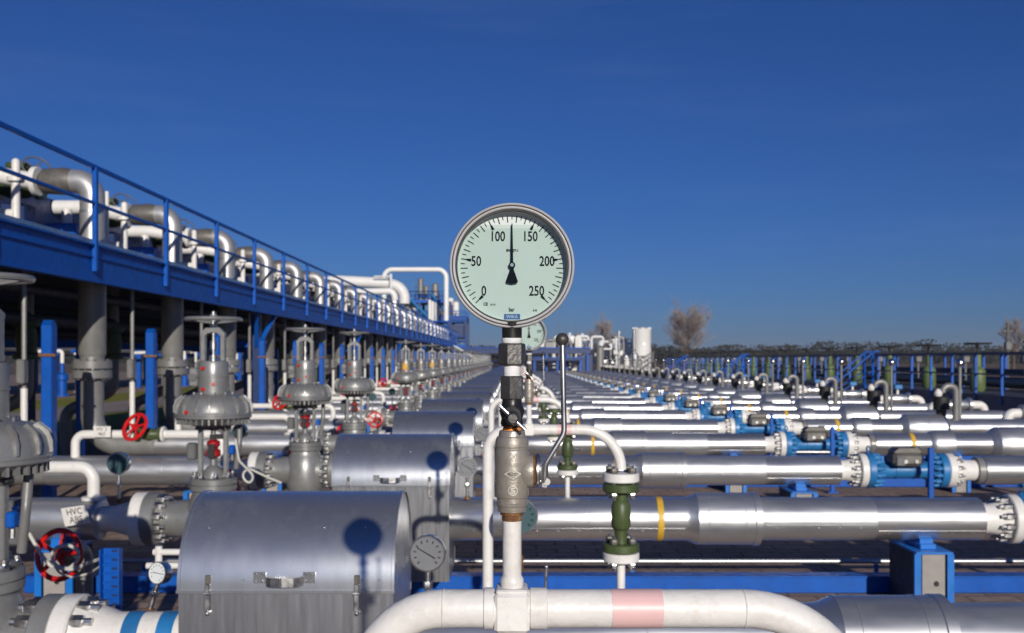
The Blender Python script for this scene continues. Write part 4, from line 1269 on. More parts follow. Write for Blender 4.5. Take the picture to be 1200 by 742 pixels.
def make_deck_valve():
    base = (-7.6, .75, 3.45)
    t = thing('deck_valve', base, 'd', 'valve', 'green valves with dark wheels on the elevated walkway')
    b = MB(); b.lathe([(-.36, .22), (-.28, .22), (-.27, .14), (-.12, .2), (.12, .2), (.27, .14), (.28, .22), (.36, .22)], (-7.6, .75, 4.55), (1, 0, 0), M['green'], 24)
    b.lathe([(4.55, .14), (4.78, .12), (4.80, .18), (4.88, .18)], (-7.6, .75, 0), (0, 0, 1), M['green'], 20); b.build('valve_body', t, base)
    b = MB(); handwheel(b, (-7.25, .6, 4.80), .2, .014, M['greydark'], 4, .03, (.5, -.6, .5)); b.build('handwheel', t, base)
    b = MB(); b.box((-7.6, .75, 3.85), (.35, .35, .8), M['blueshade']); b.build('pedestal', t, base)
    b = MB(); b.box((-7.2, 1.5, 3.8), (.5, .5, .5), M['blue'], ch=.03); b.cyl((-7.2, 1.5, 4.05), (-7.2, 1.5, 4.3), .08, M['white'], 12); b.build('drive_box', t, base)
    return t


repeat(make_deck_valve(), range(2, NROW + 1), lambda k: 'green deck valve with dark wheel behind the riser of the %s pipe row' % ORD[k], lod=30)


def make_white_frame():
    base = (-6.1, 1.05, 3.45)
    t = thing('sample_pipe', base, 's', 'pipe', 'thin white pipes standing behind the walkway rail')
    b = MB(); b.cyl((-6.1, 1.05, 3.4), (-6.1, 1.05, 4.30), .05, M['white'], 12)
    b.ball((-6.1, 1.05, 4.30), .05, M['white'], 12, 8)
    b.lathe(ringprof(4.06, 4.12, .1, .006), (-6.1, 1.05, 0), (0, 0, 1), M['white'], 16)
    b.build('standing_pipe', t, base)
    b = MB(); b.tube([(-6.35, 1.0, 3.4), (-6.35, 1.0, 4.50)], .03, M['white'], 10); b.build('side_pipe', t, base)
    b = MB(); b.cyl((-6.1, 1.05, 3.66), (-7.0, 1.05, 3.66), .07, M['white'], 12); b.box((-7.1, 1.05, 3.7), (.3, .3, .3), M['white'], ch=.04); b.build('trap', t, base)
    return t


repeat(make_white_frame(), range(2, NROW + 1), lambda k: 'thin white pipe behind the walkway rail next to the %s riser' % ORD[k], lod=30)


def make_drop():
    base = (-7.7, 1.2, 0)
    t = thing('drop_pipe', base, 'd', 'pipe', 'dark drop pipes in the shade under the walkway')
    b = MB(); b.tube([(-7.7, 1.2, 3.3), (-7.7, 1.2, 1.3), (-8.6, 1.2, .9), (-8.6, 1.2, 0)], .11, M['riser'], 14, .25); b.build('pipe', t, base)
    b = MB(); b.lathe([(1.9, .2), (1.98, .2), (2.0, .14), (2.2, .17), (2.4, .14), (2.42, .2), (2.5, .2)], (-7.7, 1.2, 0), (0, 0, 1), M['green'], 18); b.build('valve_body', t, base)
    b = MB(); b.box((-7.2, 2.0, 1.1), (.1, .12, 2.2), M['blue']); b.box((-7.9, 2.0, 2.15), (1.5, .1, .12), M['blue']); b.build('hanger_frame', t, base)
    return t


repeat(make_drop(), range(2, 20), lambda k: 'dark drop pipe with green valve in the shade behind the riser of row %s' % ORD[k], lod=30)

# free standing blue posts below the walkway edge
b = MB(); b.box((0, 0, 1.16), (.13, .16, 2.32), M['blue'], ch=.012); b.plate([(-.08, 0), (.08, 0), (0.02, .05), (-.02, .05)], M['blue'], (0, 0, 2.32), (0, 1, 0), (0, 0, 1), .11); b.box((.02, -.09, 1.95), (.2, .03, .035), M['rust'])
bp = b.build('guide_post')
for i in range(24):
    o = bp if i == 0 else dup(bp)
    o.location = (-5.63, 12.0 + PITCH * i, 0)
    tag(o, 'bright blue steel post, %s along the edge of the elevated walkway' % ORD[i + 1], 'steel post', 'blue steel posts along the walkway edge')
    b = None
# thin service pipes beside risers
b = MB(); b.cyl((-5.9, .85, 0), (-5.9, .85, 3.0), .03, M['riser'], 8)
b.cyl((-5.9, .85, 0), (-5.9, .85, 1.55), .04, M['white'], 8); b.box((-5.9, .8, 1.75), (.1, .14, .3), M['riser'], ch=.02)
sp = b.build('service_pipe')
for i, k in enumerate(range(3, 16)):
    o = sp if i == 0 else dup(sp)
    o.location = (0, row_y(k), 0)
    tag(o, 'thin white and grey service pipe standing behind the riser of the %s pipe row' % ORD[k], 'service pipe', 'thin service pipes under the walkway')


# ------------------------------------------------------------------ pipe rack seen below the walkway
t = thing('pipe_rack', (-26, 30, 0), 'distant blue pipe rack with white pipes beyond the lawn, seen under the walkway', 'pipe rack')
tb = t.location.copy()
for i in range(14):
    y = 24 + i * 6
    for x in (-25, -29):
        b = MB(); b.box((x, y, 2.0), (.28, .28, 4.0), M['blue']); b.build('column', t, tb)
    b = MB(); b.box((-27, y, 2.2), (4.4, .24, .24), M['blue']); b.box((-27, y, 3.9), (4.4, .24, .24), M['blue']); b.build('cross_beam', t, tb)
for x, z, r in ((-25.3, 2.55, .22), (-26.1, 2.5, .16), (-27.2, 2.6, .25), (-28.4, 2.5, .2)):
    b = MB(); b.cyl((x, 15, z), (x, 105, z), r, M['white'], 14); b.build('pipe', t, tb)
b = MB(); b.box((-28, 60, 4.6), (8, 95, 1.3), M['blueshade']); b.build('roof', t, tb)
for i in range(26):
    y = 22 + i * 3.2 + random.uniform(-.8, .8); x = -24 + random.uniform(-1.5, .8)
    tt = thing('pump_unit', (x, y, 0), 'distant %s pump unit standing before the blue pipe rack' % ('blue', 'white', 'grey')[i % 3], 'pump', 'pump units before the %s' % ('blue rack', 'white rack', 'grey rack')[i % 3])
    m = (M['blue'], M['white'], M['riser'])[i % 3]
    q = MB(); q.lathe([(0, .35), (.1, .35), (.12, .22), (.8, .22), (.85, .3), (1.1, .3), (1.2, .12), (1.7, .1)], (x, y, 0), (0, 0, 1), m, 14); q.build('housing', tt, tt.location)
    q = MB(); q.tube([(x, y, 1.6), (x, y, 2.1 + random.random() * .5), (x - 1.2, y, 2.3)], .1, M['white'] if i % 2 else M['blue'], 10, .15); q.build('outlet_pipe', tt, tt.location)


# ------------------------------------------------------------------ low walkway on the other side
EX = 12.0
t = thing('low_walkway', (EX, 12, 0), 'long low blue walkway with handrails beyond the ends of the pipes', 'walkway')
tb = t.location.copy()
Y0, Y1 = 13.0, 80.0; L = Y1 - Y0; ym = (Y0 + Y1) / 2
for x in (EX, EX + 2.6):
    b = MB(); b.box((x, ym, .67), (.03, L, .62), M['blueshade']); b.box((x, ym, .99), (.1, L, .02), M['blueshade']); b.build('edge_beam', t, tb)
    b = MB(); b.box((x, ym, 2.05), (.05, L, .055), M['blueshade']); b.build('top_rail', t, tb)
    b = MB(); b.box((x, ym, 1.52), (.04, L, .04), M['blueshade']); b.build('mid_rail', t, tb)
    y = Y0 + .4 + (.9 if x > EX else 0)
    while y < Y1:
        b = MB(); b.box((x - .01, y, 1.4), (.06, .07, 1.28), M['blue']); b.build('post', t, tb); y += 1.4
b = MB(); b.box((EX + 1.3, ym, .96), (2.5, L, .03), M['deckgrey']); b.build('deck_plate', t, tb)
for z, r, m in ((1.22, .16, 'greydark'), (1.52, .10, 'navysteel_shade')):
    b = MB(); b.cyl((EX + 2.2, Y0, z), (EX + 2.2, Y1, z), r, M[m], 12); b.build('pipe_run', t, tb)
y = Y0 + .5
while y < Y1:
    b = MB()
    for x in (EX + .1, EX + 2.5): b.box((x, y, .29), (.12, .12, .58), M['blueshade'])
    b.box((EX + 1.3, y, .5), (2.4, .1, .12), M['blueshade']); b.build('trestle', t, tb); y += 4.8


def make_stairs(y, where):
    t = thing('access_stairs', (EX - 1.4, y, 0), where, 'stairs', None)
    tb = t.location.copy()
    for dy in (-.4, .4):
        b = MB(); b.tube([(EX - 1.5, y + dy, .05), (EX - .05, y + dy, .98)], .06, M['blue'], 4); b.build('stringer', t, tb)
        b = MB(); b.tube([(EX - 1.5, y + dy, 1.0), (EX - .1, y + dy, 2.15), (EX + .1, y + dy, 2.15)], .028, M['blue'], 8)
        b.tube([(EX - 1.5, y + dy, .6), (EX - .1, y + dy, 1.55)], .02, M['blue'], 8)
        b.cyl((EX - 1.45, y + dy, .05), (EX - 1.45, y + dy, 1.04), .028, M['blue'], 8); b.cyl((EX - .15, y + dy, .9), (EX - .15, y + dy, 2.15), .045, M['blue'], 8)
        b.build('handrail', t, tb)
    for i in range(5):
        b = MB(); b.box((EX - 1.3 + i * .28, y, .17 + i * .18), (.24, .76, .03), M['deckgrey']); b.build('tread', t, tb)


make_stairs(33.5, 'bright blue access stairs with handrails up to the low walkway, the largest one')
make_stairs(52, 'blue access stairs to the low walkway behind the first stairs')
make_stairs(70, 'small distant blue access stairs to the low walkway near the tank')


def make_green_act():
    base = (EX + 1.2, 0, .97)
    t = thing('green_actuator', base, 'g', 'actuator', 'pale green actuators with dark wheels on the low walkway')
    O = (EX + 1.2, 0, 0)
    b = MB(); b.lathe([(.97, .16), (1.05, .21), (1.56, .21), (1.64, .17), (1.68, .11), (2.02, .10), (2.04, .05)], O, (0, 0, 1), M['palegreen'], 24); b.build('housing', t, base)
    b = MB(); b.cyl((EX + 1.2, 0, 2.1), (EX + 1.2, 0, 2.34), .04, M['black'], 10); handwheel(b, (EX + 1.2, 0, 2.35), .36, .022, M['black'], 4, .05); b.build('handwheel', t, base)
    b = MB(); b.box((EX + .85, 0, 1.9), (.2, .2, .2), M['greydark'], ch=.03); b.cyl((EX + .85, 0, 1.3), (EX + .85, 0, 1.85), .035, M['riser'], 8); b.build('switch_box', t, base)
    return t


repeat(make_green_act(), range(6, 23), lambda k: 'pale green actuator with dark wheel on the low walkway beyond the %s row' % ORD[k], dy=.6, lod=30)

# ------------------------------------------------------------------ distant plant
# white storage tank
p = at(752, 421, 105)
t = thing('storage_tank', (p.x, p.y, 0), 'tall white cylindrical storage tank standing beyond the pipe rows', 'tank')
tb = t.location.copy()
b = MB(); b.lathe([(0, .98), (4.95, .98), (5.0, 1.0), (5.08, 1.0), (5.1, .96), (5.22, .4)], (p.x, p.y, 0), (0, 0, 1), M['whitefar'], 40); b.build('shell', t, tb)
b = MB(); b.cyl((p.x + .1, p.y - .97, 3.5), (p.x + .1, p.y - 1.05, 3.5), .12, M['steel'], 12); b.build('nozzle', t, tb)
b = MB()
for i in range(8):
    a = 2 * PI * i / 8; q = Vector((p.x + .9 * math.cos(a), p.y + .9 * math.sin(a), 5.1)); b.box(q + Vector((0, 0, .06)), (.16, .16, .12), M['whitefar'])
b.build('rim_lug', t, tb)
b = MB()
for dy in (-.35, .35):
    for h in (0, .5, .95):
        b.tube([(p.x - 1.5, p.y - 2 + dy, .3 + h), (p.x + .9, p.y - 2 + dy, 1.7 + h)], .035, M['riser'], 6)
    for f in (0, .33, .66, 1):
        q = Vector((p.x - 1.5 + 2.4 * f, p.y - 2 + dy, .3 + 1.4 * f)); b.cyl(q, q + Vector((0, 0, .95)), .03, M['riser'], 6)
for i in range(7):
    b.box((p.x - 1.4 + i * .36, p.y - 2, .36 + i * .21), (.3, .7, .04), M['riser'])
tag(b.build('tank_stairs', org=(p.x - 1.5, p.y - 2, 0)), 'thin grey steps leading up before the white storage tank', 'stairs')

# canopy roofs
def canopy(x0, x1, y, z, th, dep, m, label, posts):
    t = thing('canopy_roof', ((x0 + x1) / 2, y, 0), label, 'canopy'); tb = t.location.copy()
    b = MB(); b.box(((x0 + x1) / 2, y + dep / 2, z), (x1 - x0, dep, th), M['blueshade']); b.box(((x0 + x1) / 2, y + dep / 2 - .02, z + th / 2 + .05), (x1 - x0 + .2, dep + .2, .1), m); b.build('roof', t, tb)
    for i in range(posts):
        x = x0 + .3 + (x1 - x0 - .6) * i / (posts - 1)
        b = MB(); b.box((x, y + .2, (z - th / 2) / 2), (.18, .18, z - th / 2), M['blue']); b.build('post', t, tb)


a, c = at(541, 408, 99), at(692, 408, 99)
canopy(a.x, c.x, 99, 2.72, .5, 8, M['blue'], 'wide dark blue canopy roof at the far end of the pipe rows', 7)
a, c = at(596, 421, 97), at(684, 421, 97)
canopy(a.x, c.x, 97, 1.88, .22, 1.6, M['blue'], 'low bright blue beam canopy before the wide dark canopy', 4)
# dark doorway frame
p = at(693, 421, 101)
t = thing('shed', (p.x, 101, 0), 'dark navy shed with grey braces beside the white pipework', 'shed'); tb = t.location.copy()
b = MB(); b.box((p.x - .7, 100.5, 1.2), (1.5, 2, 2.4), M['blueshade'], ch=.05); b.build('wall', t, tb)
b = MB(); b.tube([(p.x - 1.8, 98.6, 1.2), (p.x - .8, 98.6, 2.4)], .09, M['riser'], 6); b.build('brace', t, tb)

# white sign with blue text under the canopy
t = thing('banner_sign', at(578, 427, 104), 'blue and white banner sign below the far canopy roof', 'sign'); tb = t.location.copy()
b = MB(); b.box(at(576, 419, 104), (1.7, .06, .5), M['whitefar']); b.build('panel', t, tb)
b = MB()
for i in range(4):
    q = at(569 + i * 4.6, 418.5, 103.9); b.box(q, (.24, .04, .22), M['blue'])
b.build('blue_marking', t, tb)

# process pipework between canopy and tank
random.seed(21)
kinds = 0
for i in range(46):
    px = random.uniform(636, 745) if i % 3 else random.uniform(698, 745)
    d = random.uniform(103, 112) if px > 697 else random.uniform(110, 118)
    top = random.uniform(394, 426) if px > 697 else random.uniform(391, 404)
    g = at(px, 421, d); h = CZ + (421 - top) / F * d
    style = i % 4
    name = ('process_vessel', 'process_pipe', 'equipment_box', 'vent_stack')[style]
    lbl = ('distant white process vessel standing between the canopy and the white tank', 'distant bent white process pipe between the canopy and the white tank',
           'distant pale equipment box raised on legs beside the white tank', 'distant slim white vent stack near the white tank')[style]
    t = thing(name, (g.x, d, 0), lbl, ('vessel', 'pipe', 'equipment', 'stack')[style], ('process vessels by the tank', 'process pipes by the tank', 'equipment boxes by the tank', 'vent stacks by the tank')[style]); tb = t.location.copy()
    mm = random.choice([M['whitefar'], M['whitefar'], M['white'], M['riser'], M['jacket']])
    b = MB()
    if style == 0:
        r = random.uniform(.25, .5); b.lathe([(.2, r * .5), (.35, r), (h - .3, r), (h - .1, r * .6), (h, .05)], (g.x, d, 0), (0, 0, 1), mm, 18); b.build('shell', t, tb)
        b = MB(); b.cyl((g.x, d, h - .4), (g.x + 1.2, d, h - .4), .1, M['whitefar'], 10); b.build('nozzle_pipe', t, tb)
    elif style == 1:
        w = random.uniform(1, 3.4) * (random.choice((-1, 1)) if px < 712 else -1); r = random.uniform(.09, .2)
        b.tube([(g.x, d, 0), (g.x, d, h), (g.x + w, d, h), (g.x + w, d, h * .4)], r, mm, 12, .3); b.build('pipe_run', t, tb)
        b = MB(); b.tube([(g.x + w * .5, d, 0), (g.x + w * .5, d, h * .98)], .06, M['riser'], 8); b.build('prop', t, tb)
    elif style == 2:
        b.box((g.x, d, h - .4), (random.uniform(.6, 1.4), .8, random.uniform(.4, .9)), mm, ch=.04); b.build('housing', t, tb)
        for sx in (-1, 1):
            b = MB(); b.cyl((g.x + sx * .25, d, 0), (g.x + sx * .25, d, h - .5), .06, M['riser'], 8); b.build('leg', t, tb)
    else:
        h = min(h + .8, 4.6)
        b.cyl((g.x, d, 0), (g.x, d, h), .11, mm, 12); b.cyl((g.x, d, h), (g.x, d, h + .3), .17, mm, 12); b.build('stack_pipe', t, tb)
        b = MB(); b.lathe(ringprof(h * .6, h * .6 + .15, .25, .02), (g.x, d, 0), (0, 0, 1), M['riser'], 14); b.build('collar', t, tb)
for i in range(8):
    dd = 103 + (i - 4) * 1.3 if i >= 4 else 108.5 + i * .4
    q = at(697 if i >= 4 else 560, 421, dd); q2 = at(743 if i >= 4 else 690, 421, dd)
    z = .5 + (i - 4) * .62 if i >= 4 else .35 + i * .42
    b = MB(); b.cyl((q.x, q.y, z), (q2.x, q.y, z), .13 + .04 * (i % 2), M['whitefar'] if i % 3 else M['jacket_dull'], 12)
    for jj in range(6):
        x = q.x + .3 + (q2.x - q.x - .6) * jj / 5; b.cyl((x, q.y, 0), (x, q.y, z), .06, M['riser'], 6)
    tag(b.build('header_pipe', org=(q.x, q.y, 0)), 'long pale header pipe on low stands, %s' % ('lowest under the dark canopy', 'second lowest under the dark canopy', 'third lowest under the dark canopy', 'highest under the dark canopy', 'lowest before the white tank', 'second lowest before the white tank', 'third lowest before the white tank', 'highest before the white tank')[i], 'pipe', 'header pipes at the far end')
# slim lightning masts
for px, top, d in ((655.5, 352, 125), (675, 372, 122), (663, 378, 120), (468, 318, 118), (487, 325, 116)):
    g = at(px, 421, d); h = CZ + (421 - top) / F * d
    b = MB(); b.cyl((g.x, d, 0), (g.x, d, h), .07, M['greydark'], 6, r2=.02)
    for j in range(3): b.cyl((g.x - .12, d, h * (.7 + j * .1)), (g.x + .12, d, h * (.7 + j * .1)), .03, M['greydark'], 5)
    tag(b.build('lightning_mast', org=(g.x, d, 0)), 'thin grey lightning mast rising above the distant plant', 'mast', 'lightning masts above the plant')

# tower with stacks, beyond the end of the elevated walkway
d = 112
p = at(505, 421, d)
t = thing('process_tower', (p.x, d, 0), 'distant blue steel process tower crowned with grey vessels beyond the walkway', 'process tower'); tb = t.location.copy()
x0, x1 = at(455, 421, d).x, at(546, 421, d).x
for z, e in ((3.4, 0), (6.2, 0), (8.4, .4)):
    xa = x0 + e * 3; xb = x1 - e * 6
    b = MB(); b.box(((xa + xb) / 2, d + 2.5, z), (xb - xa, 5.4, .3), M['blue']); b.build('platform', t, tb)
    b = MB()
    for yy in (d - .2, d + 5.2):
        for zz_ in (.55, 1.1): b.cyl((xa, yy, z + zz_), (xb, yy, z + zz_), .05, M['blue'], 6)
        for j in range(9): b.cyl((xa + (xb - xa) * j / 8, yy, z), (xa + (xb - xa) * j / 8, yy, z + 1.1), .05, M['blue'], 6)
    b.build('handrail_frame', t, tb)
for j in range(6):
    for yy in (d, d + 5):
        x = x0 + (x1 - x0) * j / 5
        b = MB(); b.box((x, yy, 4.2 if j < 5 else 3.2), (.3, .3, 8.4 if j < 5 else 6.4), M['blueshade']); b.build('column', t, tb)
for i, (px, top, r, bot, m) in enumerate(((462, 345, .9, 6.0, 'jacket_dull'), (473, 349, .8, 6.0, 'jacket'), (481, 354, .7, 6.0, 'whitefar'), (493, 326, .34, 8.4, 'riser'), (499.5, 335, .28, 8.4, 'riser'), (510, 332, .40, 8.4, 'riser'), (522, 357, .7, 6.0, 'riser'), (528, 349, .35, 6.2, 'whitefar'), (534, 352, .42, 6.2, 'riser'), (502, 366, .8, 3.5, 'blueshade'), (512, 360, .8, 3.5, 'riser'))):
    g = at(px, 421, d + 2); z1 = CZ + (421 - top) / F * (d + 2)
    b = MB(); b.lathe([(bot, r), (z1 - r * .4, r), (z1 - r * .1, r * .7), (z1, .05)], (g.x, d + 2, 0), (0, 0, 1), M[m], 18); b.build('vessel', t, tb)
for px, top in ((503.5, 352), (507, 354)):
    g = at(px, 421, d - 1); z1 = CZ + (421 - top) / F * d
    b = MB(); b.cyl((g.x, d - 1, 2.0), (g.x, d - 1, z1), .17, M['whitefar'], 10); b.build('white_pipe', t, tb)
xa, xb = at(487, 421, d).x, at(544, 421, d).x
b = MB(); b.box(((xa + xb) / 2, d + 2.5, 5.0), (xb - xa, 4.2, 1.6), M['blueshade']); b.box(((xa + xb) / 2, d + 2.4, 6.45), (xb - xa + .6, 5.6, .5), M['walkblue']); b.build('equipment_block', t, tb)
for i in range(14):
    px = random.uniform(462, 538); g = at(px, 421, d + random.uniform(-.5, 4)); z0 = random.choice((3.4, 6.2, 6.2)); hh = random.uniform(.7, 2.2); r = random.uniform(.15, .38)
    b = MB(); b.lathe([(z0, r), (z0 + hh, r), (z0 + hh + .15, r * .4)], (g.x, g.y, 0), (0, 0, 1), random.choice((M['riser'], M['whitefar'], M['jacket_dull'], M['valveblue'])), 14); b.build('vessel', t, tb)
for px0, py0, px1, py1 in ((480, 350, 502, 372), (506, 345, 527, 372)):
    a, c = at(px0, py0, d - .6), at(px1, py1, d - .6); b = MB(); b.tube([a, c], .16, M['valveblue'], 6); b.build('stair_flight', t, tb)
# stairs down from the walkway end
t = thing('walkway_stairs', (-5.3, 96.5, 0), 'long blue stairs descending from the far end of the elevated walkway', 'stairs'); tb = t.location.copy()
for dx in (-.5, .5):
    for h, m in ((0, 'blue'), (1.0, 'whitefar'), (.5, 'blue')):
        b = MB(); b.tube([(-8.2, 92 + dx, 3.6 + h), (-2.3, 92 + dx, .1 + h)], .09 if h == 0 else .06, M[m], 6); b.build('stringer' if h == 0 else 'handrail', t, tb)
for i in range(14):
    f = i / 14; b = MB(); b.box((-8.0 + 5.7 * f, 92, 3.45 - 3.4 * f), (.35, 1.0, .04), M['blue']); b.build('tread', t, tb)
t = thing('end_platform', (-8.2, 94, 0), 'raised blue platform with white handrails at the far end of the walkway', 'platform'); tb = t.location.copy()
b = MB(); b.box((-8.4, 95, 4.3), (4.4, 6, .3), M['blue']); b.build('deck', t, tb)
for j in range(4):
    b = MB(); b.cyl((-10.4 + j * 1.35, 92.2, 0), (-10.4 + j * 1.35, 92.2, 5.3), .08, M['blue'], 8); b.build('post', t, tb)
for z in (4.9, 5.4):
    b = MB(); b.cyl((-10.5, 92.2, z), (-6.3, 92.2, z), .06, M['blue'], 8); b.build('handrail', t, tb)

# overhead white pipes and gantry pipe
d = 78
b = MB(); b.tube([at(330, 330, d) + Vector((-6, 0, -1)), at(395, 329, d), at(455, 332, d), at(474, 338, d), at(474, 356, d)], .42, M['whitefar'], 24, 1.1, 8)
tag(b.build('overhead_pipe', org=at(474, 356, d)), 'thick white overhead pipe arching behind the elevated walkway', 'pipe')
b = MB(); b.tube([at(360, 346, d - 2) + Vector((-5, 0, -1)), at(405, 342.5, d - 2), at(462, 341, d - 2), at(463, 352, d - 2)], .25, M['whitefar'], 20, .5, 6)
tag(b.build('overhead_pipe', org=at(474, 350, d + 1)), 'thinner white overhead pipe just below the thick overhead pipe', 'pipe')
d = 106
g0, g1 = at(450, 421, d), at(523, 421, d); zt = CZ + (421 - 316) / F * d
b = MB(); b.tube([(g0.x, d, 5), (g0.x, d, zt), (g1.x, d, zt), (g1.x, d, 6)], .26, M['whitefar'], 16, .9, 8)
tag(b.build('gantry_pipe', org=(g0.x, d, 5)), 'tall square white pipe loop standing above the process tower', 'pipe')
g = at(458, 421, 77); b = MB(); b.cyl((g.x, 77, 0), (g.x, 77, CZ + (421 - 321) / F * 77), .1, M['whitefar'], 8); b.cyl((g.x - 1.3, 77, CZ + (421 - 324) / F * 77), (g.x + .1, 77, CZ + (421 - 324) / F * 77), .06, M['whitefar'], 8)
tag(b.build('pipe_stanchion', org=(g.x, 77, 0)), 'slim white stanchion holding the thick overhead pipe', 'stanchion')


# ------------------------------------------------------------------ trees
def bare_tree(x, y, h, w, label, seed, dens=1.0):
    """leader with ascending limbs that fill an egg shaped crown with fine twigs."""
    rnd = random.Random(seed)
    t = thing('bare_tree', (x, y, 0), label, 'tree'); tb = t.location.copy()
    tr, tw = MB(), MB()
    base = Vector((x, y, 0))
    tr.lathe([(0, h * .026), (h * .25, h * .018), (h * .6, h * .010), (h * .95, h * .003)], base, (.03, 0, 1), M['bark'], 7, False)
    def limb(p, d, l, r, lev):
        mid = p + d * l * .5 + Vector((rnd.uniform(-1, 1), rnd.uniform(-1, 1), .5)) * l * .06
        q = p + d * l + Vector((0, 0, l * .1))
        mb, m = (tr, M['bark']) if lev == 0 else (tw, M['twig'])
        mb.cyl(p, mid, r, m, 4 if lev == 0 else 3, r2=r * .75, cap=False); mb.cyl(mid, q, r * .75, m, 4 if lev == 0 else 3, r2=r * .4, cap=False)
        if lev >= 3: return
        n = (7, 5, 4)[lev]
        for i in range(n):
            f = rnd.uniform(.25, 1)
            pp = p + (mid - p) * (f * 2) if f < .5 else mid + (q - mid) * (f * 2 - 1)
            dd = (d + Vector((rnd.uniform(-1, 1), rnd.uniform(-1, 1), rnd.uniform(-.25, .9))) * .75).normalized()
            limb(pp, dd, l * rnd.uniform(.35, .6), max(r * .5, .022), lev + 1)
    n = int(34 * dens)
    for i in range(n):
        f = .30 + .68 * (i + rnd.random()) / n
        env = w * math.sqrt(max(.02, 1 - ((f - .60) / .42) ** 2))
        a = rnd.uniform(0, 2 * PI); el = R(rnd.uniform(28, 62))
        d = Vector((math.cos(a) * math.cos(el), math.sin(a) * math.cos(el), math.sin(el)))
        limb(base + Vector((.03 * h * f, 0, h * f * .9)), d, env * rnd.uniform(.55, .95), h * .006, 0)
    tr.build('trunk', t, tb); tw.build('crown', t, tb)


p = at(805, 421, 230); bare_tree(p.x, 230, 10.0, 6.8, 'big bare brown tree with a rounded crown beyond the storage tank', 3, 2.2)
p = at(703, 421, 260); bare_tree(p.x, 260, 10.2, 5.0, 'faint smaller bare tree rising behind the white process pipes', 5)
p = at(1188, 421, 200); bare_tree(p.x, 200, 9.0, 3.4, 'small bare tree standing at the far edge behind the low walkway', 9)
p = at(1181, 421, 60); b = MB(); b.cyl((p.x, 60, 0), (p.x, 60, 4.1), .09, M['greydark'], 8); b.box((p.x, 60, 3.6), (.6, .06, .06), M['greydark'])
b.box((p.x, 60, 2.7), (.35, .3, .5), M['greydark'], ch=.04)
tag(b.build('service_pole', org=(p.x, 60, 0)), 'dark service pole rising behind the low walkway beside the bare tree', 'pole')

rnd = random.Random(11)
b = MB()
for band, (xa, xb, y0, hh, n) in enumerate(((-260, 420, 400, 8.6, 26000),)):
    prof = [rnd.uniform(.72, 1.05) for _ in range(200)]
    for i in range(n):
        x = rnd.uniform(xa, xb)
        f = (x - xa) / (xb - xa) * 198; j = int(f); hp = prof[j] * (1 - f + j) + prof[j + 1] * (f - j)
        hp *= hh * (1 + .10 * math.sin(x * .05) + .10 * math.sin(x * .31) + .06 * math.sin(x * .83))
        y = y0 + rnd.uniform(0, 26)
        z = hp * (rnd.random() ** .45)
        s_ = rnd.uniform(.3, .6)
        u = Vector((rnd.uniform(-1, 1), rnd.uniform(-1, 1), rnd.uniform(-.6, .6))).normalized(); w = u.orthogonal().normalized()
        q = Vector((x, y, z))
        b.add([q - u * s_ - w * s_ * .5, q + u * s_ - w * s_ * .5, q + u * s_ * .5 + w * s_, q - u * s_ * .5 + w * s_], [(0, 1, 2, 3)], M['pine'])
    b.box(((xa + xb) / 2, y0 + 22, 2.8), (xb - xa, 6, 5.6), M['pine'])
tag(b.build('treeline', org=(0, 400, 0)), 'dark far off band of pine woods along the horizon', 'woods', kind='stuff')

# thin winter haze filling the air over the whole plain
hm = bpy.data.materials.new('haze'); hm.use_nodes = True
hn = hm.node_tree.nodes; hn.remove(hn['Principled BSDF'])
pv = hn.new('ShaderNodeVolumePrincipled'); pv.inputs['Color'].default_value = (.86, .90, 1, 1); pv.inputs['Density'].default_value = .00022
hm.node_tree.links.new(pv.outputs[0], hn['Material Output'].inputs['Volume'])
b = MB(); b.box((0, 1000, 10), (3100, 3300, 22.5), hm)
tag(b.build('haze'), 'thin pale haze in the air', 'haze', kind='stuff')

# ------------------------------------------------------------------ camera, light, sky
cam = bpy.data.cameras.new('camera'); co = bpy.data.objects.new('camera', cam); COL.objects.link(co)
co.location = (0, 0, CZ); co.rotation_euler = (R(90), 0, 0)
cam.sensor_width = 36; cam.lens = 36 * F / 1200
cam.shift_x = -5 / 1200; cam.shift_y = 50 / 1200
cam.clip_start = .05; cam.clip_end = 5000
cam.dof.use_dof = True; cam.dof.focus_distance = 1.40; cam.dof.aperture_fstop = 11
scene.camera = co

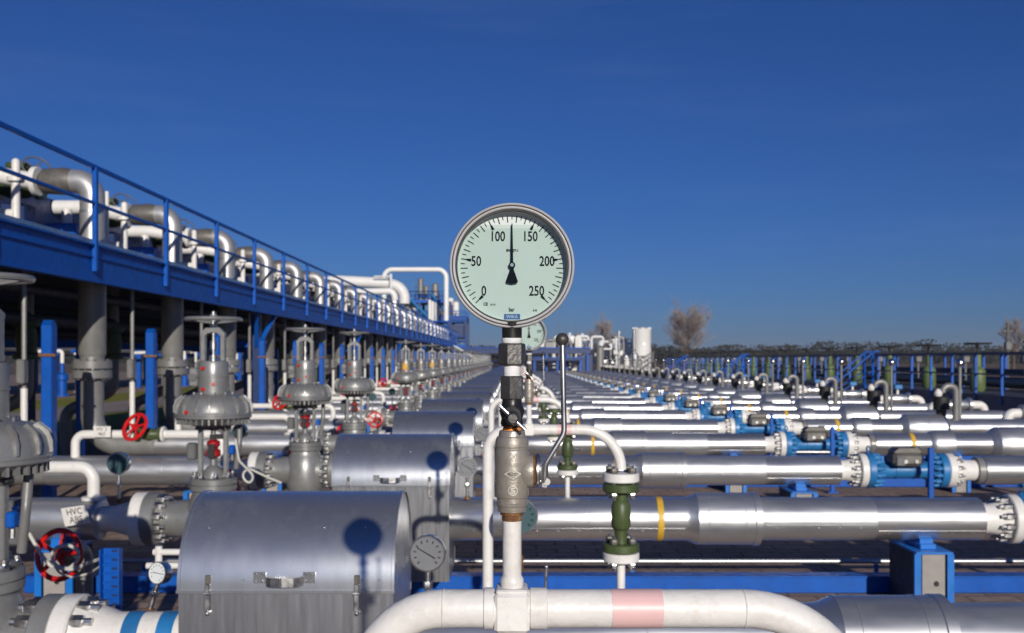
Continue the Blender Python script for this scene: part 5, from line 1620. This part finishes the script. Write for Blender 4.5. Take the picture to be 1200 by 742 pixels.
tosun = Vector((.624, -2.80, .845)).normalized()
sl = bpy.data.lights.new('sun', 'SUN'); so = bpy.data.objects.new('sun', sl); COL.objects.link(so)
sl.energy = 3.7; sl.angle = R(.53); sl.color = (1, .94, .85)
so.rotation_euler = tosun.to_track_quat('Z', 'Y').to_euler(); so.location = (5, -20, 12)
w = bpy.data.worlds.new('World'); scene.world = w; w.use_nodes = True
N, L = w.node_tree.nodes, w.node_tree.links
bg = N['Background']; bg.inputs['Strength'].default_value = .065
sky = N.new('ShaderNodeTexSky'); sky.sky_type = 'NISHITA'; sky.sun_disc = False
sky.sun_elevation = math.asin(tosun.z); sky.sun_rotation = math.atan2(tosun.x, tosun.y)
sky.air_density = 1.0; sky.dust_density = .35; sky.ozone_density = 9.0; sky.altitude = 100
tint = N.new('ShaderNodeVectorMath'); tint.operation = 'MULTIPLY'; tint.inputs[1].default_value = (.615, .66, .91)   # polarising filter
L.new(sky.outputs[0], tint.inputs[0])
# a few very faint high cirrus streaks
tc = N.new('ShaderNodeTexCoord'); mp = N.new('ShaderNodeMapping'); mp.inputs['Scale'].default_value = (1.6, 1.6, 16); mp.inputs['Rotation'].default_value = (0, R(4), 0)
nz = N.new('ShaderNodeTexNoise'); nz.inputs['Scale'].default_value = 1.7; nz.inputs['Detail'].default_value = 7; nz.inputs['Roughness'].default_value = .62
rm = N.new('ShaderNodeMapRange'); rm.inputs['From Min'].default_value = .52; rm.inputs['From Max'].default_value = .85; rm.inputs['To Max'].default_value = .26
ad = N.new('ShaderNodeVectorMath'); ad.operation = 'MULTIPLY_ADD'; ad.inputs[1].default_value = (1.0, 1.0, 1.0)
L.new(tc.outputs['Generated'], mp.inputs['Vector']); L.new(mp.outputs[0], nz.inputs['Vector']); L.new(nz.outputs['Fac'], rm.inputs['Value'])
L.new(rm.outputs[0], ad.inputs[0]); L.new(tint.outputs[0], ad.inputs[2]); L.new(ad.outputs[0], bg.inputs[0])
scene.view_settings.view_transform = 'Standard'; scene.view_settings.look = 'None'
scene.view_settings.exposure = 0; scene.view_settings.gamma = 1
scene.cycles.max_bounces = 8; scene.cycles.transparent_max_bounces = 12
scene.cycles.use_denoising = True
